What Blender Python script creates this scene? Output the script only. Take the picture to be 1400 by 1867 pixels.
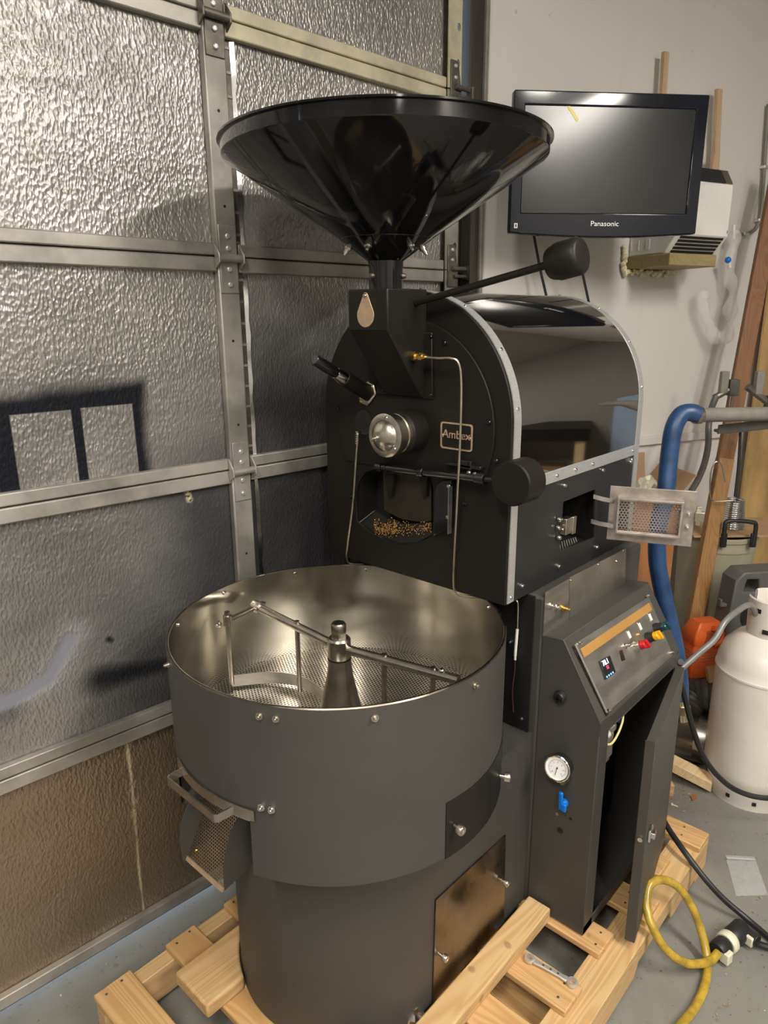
import bpy, bmesh, math, random
from mathutils import Vector as V, Matrix as M
random.seed(7)
S = bpy.context.scene
for o in list(bpy.data.objects): bpy.data.objects.remove(o)
COL = S.collection
R = math.radians

# ------------------------------------------------------------------ camera
FPX, PITCH, ROLL, YAW, HC, PW, PH = 1270., R(15.35), R(-.43), R(42.4), 1.6, 1400, 1867
def _cam(r, f, u):
    z = f*math.cos(PITCH) - u*math.sin(PITCH); d = -(u*math.cos(PITCH) + f*math.sin(PITCH))
    c, s = math.cos(ROLL), math.sin(ROLL)
    return V((c*r - s*d, s*r + c*d, z))
_cx = _cam(math.sin(YAW), math.cos(YAW), 0); _cy = _cam(-math.cos(YAW), math.sin(YAW), 0); _cz = _cam(0, 0, 1)
BM = M((_cx, _cy, _cz)).transposed()            # camera (right, down, forward) = BM @ world
CAM = V((0, 0, HC))
cd = bpy.data.cameras.new('camera'); cam = bpy.data.objects.new('camera', cd); COL.objects.link(cam)
cd.sensor_fit = 'HORIZONTAL'; cd.sensor_width = 36; cd.lens = 36*FPX/PW; cd.clip_start = .02
rr, dd, ff = BM[0], BM[1], BM[2]
cam.matrix_world = M(((rr[0], -dd[0], -ff[0], 0), (rr[1], -dd[1], -ff[1], 0), (rr[2], -dd[2], -ff[2], HC), (0, 0, 0, 1)))
S.camera = cam

# ------------------------------------------------------------------ world (overcast daylight outside) and exposure
w = bpy.data.worlds.new('world'); S.world = w; w.use_nodes = True
w.node_tree.nodes['Background'].inputs[0].default_value = (.72, .85, 1, 1)
w.node_tree.nodes['Background'].inputs[1].default_value = 4.0
S.view_settings.view_transform = 'Standard'; S.view_settings.look = 'None'
S.view_settings.exposure = 0; S.view_settings.gamma = 1; S.view_settings.use_curve_mapping = False
LAMP = 105.0                                     # strength of the ceiling lamps

# ------------------------------------------------------------------ pixel -> place
def ray(x, y): return BM.transposed() @ V(((x-PW/2)/FPX, (y-PH/2)/FPX, 1))
def onp(x, y, p0, n):
    d = ray(x, y); n = V(n); return CAM + d*((V(p0)-CAM).dot(n)/d.dot(n))
def ox(x, y, v): return onp(x, y, (v, 0, 0), (1, 0, 0))
def oy(x, y, v): return onp(x, y, (0, v, 0), (0, 1, 0))
def oz(x, y, v): return onp(x, y, (0, 0, v), (0, 0, 1))
RT = V((math.sin(YAW), -math.cos(YAW), 0)); FW = V((math.cos(YAW), math.sin(YAW), 0))
def G(r, f, z): return RT*r + FW*f + V((0, 0, z))
def at(x, y, F): return onp(x, y, FW*F, FW)     # at ground distance F ahead of the camera
DA = R(-4.9); DD = V((math.cos(DA), math.sin(DA), 0)); DN = V((-DD.y, DD.x, 0)); DC = 1.5805   # garage door plane
def od(x, y, off=0): return onp(x, y, DN*(DC-off), DN)
Q = od(872, 350); Q.z = 0
WA = R(26); WW = RT*math.cos(WA) + FW*math.sin(WA); WN = RT*math.sin(WA) - FW*math.cos(WA)      # white wall, WN into room
def ow(x, y, off=0): return onp(x, y, Q + WN*off, WN)

# ------------------------------------------------------------------ node helpers
class X:
    def __init__(s, t, k): s.t = t; s.k = k
    def m(s, op, b=None, c=None):
        n = s.t.nodes.new('ShaderNodeMath'); n.operation = op
        for i, v in enumerate((s, b, c)):
            if v is None: continue
            if isinstance(v, X): s.t.links.new(v.k, n.inputs[i])
            else: n.inputs[i].default_value = v
        return X(s.t, n.outputs[0])
    def __add__(s, b): return s.m('ADD', b)
    def __sub__(s, b): return s.m('SUBTRACT', b)
    def __mul__(s, b): return s.m('MULTIPLY', b)
    def __truediv__(s, b): return s.m('DIVIDE', b)
    def ab(s): return s.m('ABSOLUTE')
    def mx(s, b): return s.m('MAXIMUM', b)
    def mn(s, b): return s.m('MINIMUM', b)
    def fr(s): return s.m('FRACT')
    def gt(s, b): return s.m('GREATER_THAN', b)
    def inv(s): return s.m('MULTIPLY', -1)+1
    def ss(s, a, b):                               # smooth map a..b -> 0..1
        n = s.t.nodes.new('ShaderNodeMapRange'); n.interpolation_type = 'SMOOTHSTEP'
        s.t.links.new(s.k, n.inputs[0]); n.inputs[1].default_value = a; n.inputs[2].default_value = b
        return X(s.t, n.outputs[0])
def new(name):
    m = bpy.data.materials.new(name); m.use_nodes = True
    t = m.node_tree; return m, t, t.nodes['Principled BSDF']
def coords(t, kind='Object', scale=None):
    c = t.nodes.new('ShaderNodeTexCoord'); k = c.outputs[kind]
    if scale:
        mp = t.nodes.new('ShaderNodeMapping'); mp.inputs['Scale'].default_value = scale; t.links.new(k, mp.inputs[0]); k = mp.outputs[0]
    return k
def sep(t, k):
    n = t.nodes.new('ShaderNodeSeparateXYZ'); t.links.new(k, n.inputs[0]); return [X(t, o) for o in n.outputs]
def noise(t, k, scale, detail=3, rough=.5, dist=0):
    n = t.nodes.new('ShaderNodeTexNoise'); t.links.new(k, n.inputs['Vector']); n.inputs['Scale'].default_value = scale
    n.inputs['Detail'].default_value = detail; n.inputs['Roughness'].default_value = rough; n.inputs['Distortion'].default_value = dist
    return X(t, n.outputs['Fac'])
def mixc(t, f, a, b):
    n = t.nodes.new('ShaderNodeMix'); n.data_type = 'RGBA'
    for i, v in ((0, f), (6, a), (7, b)):
        if isinstance(v, X): t.links.new(v.k, n.inputs[i])
        elif i == 0: n.inputs[0].default_value = v
        else: n.inputs[i].default_value = (*v, 1)
    return X(t, n.outputs[2])
def link(t, x, inp): t.links.new(x.k, inp)
def bump(t, b, h, strength=.3, dist=.002):
    n = t.nodes.new('ShaderNodeBump'); link(t, h, n.inputs['Height']); n.inputs['Strength'].default_value = strength; n.inputs['Distance'].default_value = dist
    t.links.new(n.outputs[0], b.inputs['Normal'])
def mat(name, c, rough=.5, metal=0, var=.12, nscale=12, bmp=0, bscale=200, coat=0, stretch=None, rv=0, trans=0, alpha=1, emit=None, spec=.5):
    m, t, b = new(name)
    b.inputs['Roughness'].default_value = rough; b.inputs['Metallic'].default_value = metal; b.inputs['Specular IOR Level'].default_value = spec
    k = coords(t, scale=stretch)
    n = noise(t, k, nscale, 4, .6)
    link(t, mixc(t, n.ss(.3, .7), [x*(1-var) for x in c], [min(1, x*(1+var)) for x in c]), b.inputs['Base Color'])
    if rv: link(t, n.ss(.25, .75)*(2*rv)+(rough-rv), b.inputs['Roughness'])
    if bmp: bump(t, b, noise(t, k, bscale, 2), bmp, .001)
    if coat: b.inputs['Coat Weight'].default_value = coat; b.inputs['Coat Roughness'].default_value = .04
    if trans: b.inputs['Transmission Weight'].default_value = trans
    if alpha < 1: b.inputs['Alpha'].default_value = alpha
    if emit: b.inputs['Emission Color'].default_value = (*emit[0], 1); b.inputs['Emission Strength'].default_value = emit[1]
    return m
def perf(name, c, rough, metal, axes, pitch, hole, var=.15):
    m, t, b = new(name)
    k = coords(t); xyz = sep(t, k); a, c2 = xyz[axes[0]], xyz[axes[1]]
    def lat(off):
        u = ((a/pitch+off).fr()-.5); v = ((c2/(pitch*1.7320508)+off).fr()-.5)*1.7320508
        return (u*u+v*v).m('SQRT')
    al = lat(100.).mn(lat(100.5)).gt(hole)
    n = noise(t, k, 14, 3)
    link(t, mixc(t, n.ss(.3, .7), [x*(1-var) for x in c], [min(1, x*(1+var)) for x in c]), b.inputs['Base Color'])
    b.inputs['Roughness'].default_value = rough; b.inputs['Metallic'].default_value = metal
    link(t, al, b.inputs['Alpha'])
    return m
def wood(name, axis, c1, c2, knots=.5):
    m, t, b = new(name)
    oi = t.nodes.new('ShaderNodeObjectInfo'); rnd = X(t, oi.outputs['Random'])
    sc = [9., 9., 9.]; sc[axis] = .7
    k = coords(t, scale=sc)
    add = t.nodes.new('ShaderNodeVectorMath'); t.links.new(k, add.inputs[0])
    cb = t.nodes.new('ShaderNodeCombineXYZ')
    for i in range(3): link(t, rnd*(17.+9*i), cb.inputs[i])
    t.links.new(cb.outputs[0], add.inputs[1]); k = add.outputs[0]
    n = noise(t, k, 1.3, 2, .5, .6)
    rings = ((n*14).fr()-.5).ab()*2
    fine = noise(t, k, 30, 3)
    f = (rings.ss(.15, .95)*.75+fine*.35).mn(1)
    col = mixc(t, f, c1, c2)
    col2 = mixc(t, noise(t, coords(t), 3.5, 3).ss(.35, .75), (0.9*c1[0], .82*c1[1], .7*c1[2]), c1)
    col = mixc(t, .3, col, col2)
    kn = noise(t, coords(t), 13, 1).ss(.74, .78)*knots
    link(t, mixc(t, kn, col, (.16, .07, .025)), b.inputs['Base Color'])
    b.inputs['Roughness'].default_value = .55
    bump(t, b, fine, .12, .001)
    return m

# ------------------------------------------------------------------ materials
CHAR = mat('charcoal_powder_coat', (.060, .0565, .051), .5, 0, .06, 6, .06, 500, spec=.4)
BLK = mat('black_satin_paint', (.0125, .0105, .0085), .45, 0, .1, 8, .03, 300, spec=.3)
GLOSS = mat('gloss_black_enamel', (.005, .005, .0055), .08, 0, .1, 5, 0, coat=.35, spec=.4)
GLOSS2 = mat('black_gloss_knob', (.008, .008, .008), .16, 0, .1, 20, coat=.5)
MIRR = mat('dark_mirror_steel', (.46, .44, .42), .035, 1, .03, 3, 0)
ALU = mat('brushed_aluminium', (.74, .75, .75), .42, .75, .06, 40, .05, 300, stretch=(1, 1, 8))
CHR = mat('chrome', (.78, .77, .74), .12, 1, .05, 30)
STEEL = mat('polished_stainless', (.76, .73, .66), .15, 1, .05, 9, .0, 60, stretch=(1, 1, .3), rv=.05)
STEELW = mat('worn_stainless', (.50, .46, .40), .26, 1, .14, 30, 0)
STEELD = mat('dull_sheet_steel', (.44, .42, .38), .42, .9, .14, 14, .0, 200, stretch=(.6, 1, 3), rv=.06)
STEELB = mat('heat_tinted_steel', (.22, .19, .155), .3, 1, .3, 9, 0, 80, rv=.1)
RUSTY = mat('scaled_burner_steel', (.45, .40, .36), .48, .85, .22, 25, .15, 120)
BRASS = mat('brass', (.78, .55, .18), .22, 1, .12, 60)
NICK = mat('satin_nickel', (.6, .56, .48), .28, 1, .12, 40)
TAN = mat('tan_brushed_bronze', (.60, .44, .29), .45, .55, .12, 60, .05, 400)
WIRE = mat('steel_probe_sheath', (.62, .56, .46), .34, 1, .12, 50)
PERF_F = perf('perforated_tray_steel', (.52, .49, .43), .3, 1, (0, 1), .0085, .30)
PERF_M = perf('perforated_black_mesh', (.03, .03, .03), .4, .4, (1, 2), .0075, .31)
PERF_C = perf('perforated_chute_steel', (.50, .42, .30), .38, 1, (0, 1), .0066, .30)
PERF_T = perf('perforated_firebox_steel', (.46, .41, .38), .45, .9, (0, 1), .0078, .31)
PERF_S = perf('fine_perforated_steel', (.46, .44, .39), .42, .85, (0, 2), .0032, .26)
CHAFF = mat('coffee_chaff', (.40, .22, .065), .8, 0, .55, 260)
CAV = mat('cavity_black', (.01, .009, .008), .7, 0, .2, 10)  # near-black for cavity walls, slots and holes
CAVB = mat('sooty_brown_plate', (.035, .026, .018), .5, .3, .2, 14)
PINE_X = wood('pine_along_x', 0, (.68, .48, .25), (.50, .30, .12))
PINE_Y = wood('pine_along_y', 1, (.66, .43, .205), (.48, .27, .10))
PINE_P = wood('pale_pine', 0, (.74, .58, .36), (.60, .42, .21), .2)
STICK = wood('stick_wood', 2, (.55, .40, .25), (.45, .31, .18), .1)
BROWN = wood('stained_post_wood', 2, (.23, .105, .04), (.14, .06, .025), .5)
BRWN2 = wood('raw_post_wood', 2, (.36, .20, .07), (.24, .12, .045), .5)
GREENW = wood('treated_lumber', 0, (.34, .28, .13), (.25, .20, .09), .1)
PLY = mat('plywood', (.46, .30, .12), .6, 0, .3, 5, .05, 80, stretch=(1, 1, .5))
CARD = mat('corrugated_cardboard', (.42, .27, .145), .8, 0, .08, 9)
CARD2 = mat('orange_cardboard', (.34, .14, .05), .7, 0, .12, 5)
BLUEH = mat('blue_rubber_hose', (.022, .062, .16), .38, 0, .25, 20, .1, 90)
BLUE = mat('blue_plastic', (.0, .16, .62), .35, 0, .08, 20)
GREYP = mat('grey_pipe_paint', (.20, .19, .165), .5, 0, .12, 20)
DGREY = mat('dark_grey_rubber', (.075, .07, .062), .5, 0, .12, 20)
BLKR = mat('black_rubber', (.016, .016, .017), .45, 0, .1, 20)
YELH = mat('yellow_vinyl_hose', (.42, .28, .035), .25, 0, .3, 30, coat=.4)
WHITEP = mat('white_tank_paint', (.78, .74, .67), .36, 0, .05, 5, coat=.2)
WPLAST = mat('white_plastic', (.72, .70, .66), .42, 0, .04, 8)
OFFW = mat('offwhite_plastic', (.70, .68, .52), .4, 0, .06, 40)
ORANGE = mat('orange_plastic', (.72, .13, .025), .4, 0, .12, 12)
CANG = mat('grey_green_plastic', (.33, .31, .22), .5, 0, .08, 6)
GPLA = mat('grey_plastic', (.10, .10, .095), .5, 0, .1, 15, .05, 200)
FOILD = mat('foil_duct', (.72, .72, .72), .2, 1, .1, 40, .3, 60)
GALV = mat('galvanised_sheet', (.48, .47, .44), .33, 1, .2, 12, .05, 60)
FILM = mat('clear_plastic_film', (.93, .93, .91), .12, 0, .03, 40, .5, 60, trans=0, alpha=.24)
BAGM = mat('clear_zip_bag', (.80, .81, .82), .14, 0, .05, 60, .7, 60, alpha=.32)
FOAM = mat('expanding_foam', (.72, .66, .42), .8, 0, .2, 40, .6, 90)
TVB = mat('tv_gloss_bezel', (.006, .008, .014), .08, 0, .1, 4, spec=.35)
TVS = mat('tv_matte_screen', (.009, .009, .010), .17, 0, .05, 3, spec=.45)
YEL = mat('yellow_tape', (.85, .75, .25), .6, 0, .05, 20)
TAPE = mat('brown_tape', (.44, .235, .062), .5, 0, .06, 10)
WHT = mat('white_print', (.85, .85, .83), .5, 0, .02, 20)
REDP = mat('red_selector', (.5, .008, .016), .25, 0, .05, 30, coat=.4)
YELP = mat('yellow_selector', (.85, .42, .0), .3, 0, .05, 30, coat=.3)
GRNP = mat('dark_green_selector', (.005, .05, .055), .3, 0, .05, 30, coat=.3)
E_W = mat('display_white', (.8, .9, 1), .5, emit=((.8, .9, 1), 3.2))
E_R = mat('display_red', (1, .05, .1), .5, emit=((1, .04, .12), 3))
E_B = mat('display_blue', (.15, .45, 1), .5, emit=((.15, .45, 1), 3))
ORL = mat('amber_tip', (1, .4, .08), .4, emit=((1, .35, .05), .6))
BLWIRE = mat('blue_insulation', (.05, .07, .4), .4)
YLWIRE = mat('cream_insulation', (.75, .68, .30), .4)
PAPERB = mat('tan_relay_case', (.40, .31, .20), .5, 0, .1, 10)
WALLW = None
def wallmat(name, c):
    m, t, b = new(name); k = coords(t)
    big = noise(t, k, 1.2, 4).ss(.3, .75); st = noise(t, coords(t, scale=(9, 9, .5)), 1, 4, .65).ss(.55, .85)
    spots = noise(t, k, 26, 2).ss(.76, .8)
    col = mixc(t, big, [x*.93 for x in c], c)
    col = mixc(t, st*.35, col, [x*.72 for x in c]); col = mixc(t, spots*.5, col, [x*.5 for x in c])
    link(t, col, b.inputs['Base Color']); b.inputs['Roughness'].default_value = .55
    bump(t, b, noise(t, k, 50, 3), .08, .002); return m
WALLW = wallmat('scuffed_white_wall', (.66, .635, .60)); WALLG = wallmat('grey_wall', (.34, .325, .31)); CEIL = wallmat('ceiling_paint', (.50, .48, .45))
def floormat():
    m, t, b = new('painted_concrete'); k = coords(t)
    big = noise(t, k, 2.2, 5, .6).ss(.3, .7); dirt = noise(t, k, 34, 4, .7).ss(.60, .72); sp = noise(t, k, 85, 2).ss(.70, .74); wh = noise(t, k, 61, 1).ss(.78, .8)
    col = mixc(t, big, (.175, .17, .15), (.245, .24, .215))
    col = mixc(t, dirt*.55, col, (.08, .072, .06)); col = mixc(t, sp*.75, col, (.05, .045, .04)); col = mixc(t, wh, col, (.6, .57, .5))
    link(t, col, b.inputs['Base Color']); link(t, big*.18+.36, b.inputs['Roughness']); bump(t, b, noise(t, k, 40, 4), .1, .003); return m
FLOOR = floormat()

# foil faced insulation of the garage door; coordinates are the door's own (x along, z up)
def duz(x, y):
    p = od(x, y, .012); return p.dot(DD), p.z
def foilmat():
    m, t, b = new('foil_insulation_overspray_shade'); k = coords(t); u, _, z = sep(t, k)
    n1 = noise(t, coords(t, scale=(1, 1, .55)), 230, 2, .5); n2 = noise(t, k, 6, 3); n3 = noise(t, coords(t, scale=(5, 5, .35)), 5, 3, .6); n4 = noise(t, coords(t, scale=(1, 1, .6)), 70, 2, .5)
    warp = (n2-.5)*.05
    base = mixc(t, noise(t, coords(t, scale=(.5, 1, 1)), 3.2, 4, .6).ss(.3, .72), (.25, .24, .23), (.46, .44, .415))
    def rect(x0, y0, x1, y1, soft, wp=0):
        (a, za), (c, zc) = duz(x0, (y0+y1)/2), duz(x1, (y0+y1)/2); zt = duz((x0+x1)/2, y0)[1]; zb = duz((x0+x1)/2, y1)[1]
        uu, zz = (u+warp*wp, z+warp*wp) if wp else (u, z)
        dx = (uu-(a+c)/2).ab()-(abs(c-a)/2); dz = (zz-(zt+zb)/2).ab()-(abs(zt-zb)/2)
        return dx.mx(dz).ss(-soft, soft).inv()
    halo = rect(-140, 708, 281, 1000, .022, 1)
    keep = rect(38, 752, 148, 1000, .002).mx(rect(166, 740, 258, 1000, .002)).mx(rect(-100, 790, 2, 1000, .002))
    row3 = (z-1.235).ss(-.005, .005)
    black = halo*keep.inv()*row3
    def seg(pts, w, soft):
        best = None
        for (p, q) in zip(pts, pts[1:]):
            (ax, az), (bx, bz) = duz(*p), duz(*q); L2 = (bx-ax)**2+(bz-az)**2
            px, pz = u-ax, z-az
            tt = ((px*(bx-ax)+pz*(bz-az))/L2).mx(0).mn(1)
            ex, ez = px-tt*(bx-ax), pz-tt*(bz-az); d = (ex*ex+ez*ez).m('SQRT'); best = d if best is None else best.mn(d)
        return (best+warp*.3).ss(w-soft, w+soft).inv()
    # black mist low on the right: overspray plus painted-in shade, and two more bursts
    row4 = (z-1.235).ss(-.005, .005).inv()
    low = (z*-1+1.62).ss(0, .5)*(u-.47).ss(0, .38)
    mist_and_shade = low.mx((z*-1+1.15).ss(.0, .35)*(u-.36).ss(0, .28)*.92).mx((u-.9).ss(0, .02)*(z*-1+1.75).ss(0, .4)*.95)*((z-.6).ss(-.005, .005))
    mist_and_shade = (mist_and_shade+(n2-.5)*.25).mx(0).mn(1)*mist_and_shade.ss(0, .1)
    blob = seg([(190, 1240), (300, 1215)], .05, .05).mx(seg([(-20, 1300), (15, 1290)], .03, .03)).mx(seg([(202, 1168), (206, 1170)], .012, .012))
    smear = seg([(130, 1170), (112, 1205), (92, 1240), (40, 1272), (-10, 1290)], .017, .010)
    sm2 = seg([(135, 1160), (112, 1205), (92, 1240), (40, 1272), (-10, 1290)], .034, .024)
    bot = (z-.6).ss(-.005, .005).inv()
    col = mixc(t, black.mx(mist_and_shade*.9).mx(blob), base, (.012, .013, .017))
    col = mixc(t, row3.inv()*.22, col, (.05, .05, .054))  # lower rows darkened too, the weaker light there put into the colour
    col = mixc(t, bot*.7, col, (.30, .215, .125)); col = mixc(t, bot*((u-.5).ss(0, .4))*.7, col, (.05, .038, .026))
    col = mixc(t, sm2*.55, col, (.42, .42, .45)); col = mixc(t, smear, col, (.22, .22, .26))
    tear = seg([(234, 1352), (243, 1420), (250, 1500), (256, 1580), (266, 1668)], .0035, .004)*noise(t, k, 45, 2).ss(.3, .45)
    tear2 = seg([(243, 1430), (252, 1490)], .012, .01)*noise(t, k, 60, 2).ss(.45, .6)
    nick = seg([(345, 895), (350, 912)], .008, .006)*noise(t, k, 120, 2).ss(.4, .5)
    col = mixc(t, tear.mx(tear2*.6).mx(nick), col, (.62, .52, .36))
    link(t, col, b.inputs['Base Color'])
    link(t, smear.mx(black).mx(tear).mx(mist_and_shade).inv()*.55+.05, b.inputs['Metallic'])
    link(t, smear.mx(black).mx(mist_and_shade)*.15+.36+(n2-.5)*.12, b.inputs['Roughness'])
    vo = t.nodes.new('ShaderNodeTexVoronoi'); vo.feature = 'SMOOTH_F1'; vo.inputs['Scale'].default_value = 175; vo.inputs['Smoothness'].default_value = .35
    wv_ = t.nodes.new('ShaderNodeVectorMath'); wv_.operation = 'ADD'; t.links.new(coords(t, scale=(1, 1, .5)), wv_.inputs[0])
    cw_ = t.nodes.new('ShaderNodeCombineXYZ'); link(t, n4*.012, cw_.inputs[0]); link(t, n2*.02, cw_.inputs[2]); t.links.new(cw_.outputs[0], wv_.inputs[1]); t.links.new(wv_.outputs[0], vo.inputs['Vector'])
    h = X(t, vo.outputs['Distance'])*.62+n1*.16+n4*.2+n3*.25
    h = h*(smear.inv()*.9+.1)
    bump(t, b, h, .85, .0038)
    link(t, black.mx(mist_and_shade).mx(blob).inv()*.42+.08, b.inputs['Specular IOR Level'])
    return m
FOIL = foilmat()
RAIL = mat('galvanised_rail_with_grime', (.37, .35, .315), .44, .5, .28, 7, .06, 200, rv=.08)
CREAM = mat('cream_primed_steel', (.52, .48, .34), .5, .2, .2, 10, .1, 150)
HINGE = mat('greasy_hinge_steel', (.17, .155, .13), .45, .7, .3, 25)
JAMB = mat('dark_stained_jamb', (.035, .028, .022), .6, 0, .3, 9, stretch=(3, 3, .4))

# ------------------------------------------------------------------ mesh helpers
WM = {}
class MB:
    def __init__(s): s.bm = bmesh.new()
    def poly(s, pts, faces):
        vs = [s.bm.verts.new(p) for p in pts]
        for f in faces: s.bm.faces.new([vs[i] for i in f])
        return vs
    def box(s, x0, x1, y0, y1, z0, z1):
        return s.ob(V(((x0+x1)/2, (y0+y1)/2, (z0+z1)/2)), V(((x1-x0)/2, 0, 0)), V((0, (y1-y0)/2, 0)), V((0, 0, (z1-z0)/2)))
    def ob(s, c, a, b, d):
        c, a, b, d = V(c), V(a), V(b), V(d)
        s.poly([c-a-b-d, c+a-b-d, c+a+b-d, c-a+b-d, c-a-b+d, c+a-b+d, c+a+b+d, c-a+b+d],
               [(0, 3, 2, 1), (4, 5, 6, 7), (0, 1, 5, 4), (1, 2, 6, 5), (2, 3, 7, 6), (3, 0, 4, 7)]); return s
    def lathe(s, prof, o, ax, seg=32, a0=0, a1=2*math.pi, ref=None):
        o, ax = V(o), V(ax).normalized(); e1 = V(ref).normalized() if ref else ax.orthogonal().normalized(); e2 = ax.cross(e1)
        full = abs(a1-a0-2*math.pi) < 1e-6; n = seg if full else seg+1; rings = []
        for r, h in prof:
            if r < 1e-7: rings.append([s.bm.verts.new(o+ax*h)]*n); continue
            rings.append([s.bm.verts.new(o+ax*h+(e1*math.cos(a0+(a1-a0)*i/seg)+e2*math.sin(a0+(a1-a0)*i/seg))*r) for i in range(n)])
        for A, B in zip(rings, rings[1:]):
            for i in range(seg):
                j = (i+1) % n
                q = [A[i], A[j], B[j], B[i]]; u = []
                for v in q:
                    if v not in u: u.append(v)
                if len(u) > 2: s.bm.faces.new(u)
        return s
    def cyl(s, p0, p1, r0, r1=None, seg=20, caps=True):
        p0, p1 = V(p0), V(p1); r1 = r0 if r1 is None else r1; L = (p1-p0).length
        pr = [(r0, 0), (r1, L)]
        if caps: pr = [(0, 0)]+pr+[(0, L)]
        return s.lathe(pr, p0, p1-p0, seg)
    def sph(s, c, r, seg=12, k=(1, 1, 1)):
        c = V(c); pr = [(r*math.sin(math.pi*i/8), -r*math.cos(math.pi*i/8)*k[2]) for i in range(9)]; pr[0] = (0, -r*k[2]); pr[-1] = (0, r*k[2])
        return s.lathe(pr, c, (0, 0, 1), seg)
    def tube(s, pts, r, seg=10, sub=6, caps=True, rad=None):
        P = [V(p) for p in pts]
        if sub > 1 and len(P) > 2:
            Qs = []
            E_ = [P[0]*2-P[1]]+P+[P[-1]*2-P[-2]]
            for i in range(1, len(E_)-2):
                a, b, c, d = E_[i-1:i+3]
                for j in range(sub):
                    t = j/sub; Qs.append(.5*((2*b)+(c-a)*t+(2*a-5*b+4*c-d)*t*t+(3*b-a-3*c+d)*t**3))
            Qs.append(P[-1]); P = Qs
        up = (P[1]-P[0]).orthogonal().normalized(); rings = []
        for i, p in enumerate(P):
            tg = (P[min(i+1, len(P)-1)]-P[max(i-1, 0)]).normalized(); up = (up-tg*up.dot(tg)).normalized(); sd = tg.cross(up)
            rv = rad(i/(len(P)-1)) if rad else r
            rings.append([s.bm.verts.new(p+(up*math.cos(2*math.pi*k/seg)+sd*math.sin(2*math.pi*k/seg))*rv) for k in range(seg)])
        for A, B in zip(rings, rings[1:]):
            for i in range(seg): s.bm.faces.new([A[i], A[(i+1) % seg], B[(i+1) % seg], B[i]])
        if caps: s.bm.faces.new(rings[0][::-1]); s.bm.faces.new(rings[-1])
        return s
    def prism(s, pts, th):                         # 3D outline, extruded by th
        th = V(th); a = [s.bm.verts.new(p) for p in pts]; b = [s.bm.verts.new(V(p)+th) for p in pts]; n = len(a)
        s.bm.faces.new(a[::-1]); s.bm.faces.new(b)
        for i in range(n): s.bm.faces.new([a[i], a[(i+1) % n], b[(i+1) % n], b[i]])
        return s
    def plate(s, outer, holes, th):                # outline with holes
        th = V(th); tmp = bmesh.new(); ed = []
        for lp in [outer]+holes:
            vs = [tmp.verts.new(p) for p in lp]
            for i in range(len(vs)): ed.append(tmp.edges.new((vs[i], vs[(i+1) % len(vs)])))
        bmesh.ops.triangle_fill(tmp, use_beauty=True, use_dissolve=False, edges=ed)
        tmp.verts.index_update(); fs = [[v.index for v in f.verts] for f in tmp.faces]; co = [v.co.copy() for v in tmp.verts]
        nrm = sum((f.normal for f in tmp.faces), V((0, 0, 0))); tmp.free()
        a = [s.bm.verts.new(p) for p in co]; b = [s.bm.verts.new(p+th) for p in co]
        for f in fs: s.bm.faces.new([a[i] for i in f]); s.bm.faces.new([b[i] for i in f][::-1])
        k = 0
        for lp in [outer]+holes:
            n = len(lp)
            for i in range(n): s.bm.faces.new([a[k+i], a[k+(i+1) % n], b[k+(i+1) % n], b[k+i]])
            k += n
        return s
    def build(s, name, m, parent=None, frame=None, bevel=0, smooth=True, ang=35, seg=2, solid=0):
        if solid:
            bmesh.ops.recalc_face_normals(s.bm, faces=s.bm.faces[:]); bmesh.ops.solidify(s.bm, geom=s.bm.faces[:], thickness=solid)
        bmesh.ops.recalc_face_normals(s.bm, faces=s.bm.faces[:])
        me = bpy.data.meshes.new(name); s.bm.to_mesh(me); s.bm.free(); me.materials.append(m)
        if smooth:
            for p in me.polygons: p.use_smooth = True
            me.set_sharp_from_angle(angle=R(ang))
        o = bpy.data.objects.new(name, me); put(o, parent, frame)
        if bevel:
            b = o.modifiers.new('bevel', 'BEVEL'); b.width = bevel; b.segments = seg; b.limit_method = 'ANGLE'; b.angle_limit = R(40)
        return o
def put(o, parent=None, frame=None):
    COL.objects.link(o); f = frame or M()
    if parent: o.parent = parent; o.matrix_parent_inverse = WM[parent].inverted()
    o.matrix_basis = f; WM[o] = f.copy(); return o
def tag(o, label, cat, group=None, kind=None):
    if label: o['label'] = label
    if cat: o['category'] = cat
    if group: o['group'] = group
    if kind: o['kind'] = kind
    return o
def thing(name, loc, label=None, cat=None, group=None, kind=None, frame=None):
    o = bpy.data.objects.new(name, None); o.empty_display_size = .05; put(o, None, frame or M.Translation(V(loc)))
    return tag(o, label, cat, group, kind)
def origin(o):                                     # move a top-level mesh's origin to the middle of its base
    vs = [v.co for v in o.data.vertices]
    lo = V((min(v[i] for v in vs) for i in range(3))); hi = V((max(v[i] for v in vs) for i in range(3)))
    b = V(((lo.x+hi.x)/2, (lo.y+hi.y)/2, lo.z)); o.data.transform(M.Translation(-b)); o.matrix_basis = WM[o] @ M.Translation(b); WM[o] = o.matrix_basis.copy(); return o
def frame(o, x, y, z=None):
    x = V(x).normalized(); y = V(y); y = (y-x*y.dot(x)).normalized(); z = x.cross(y)
    m = M((x, y, z)).transposed().to_4x4(); m.translation = V(o); return m
_bc = {}
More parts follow.
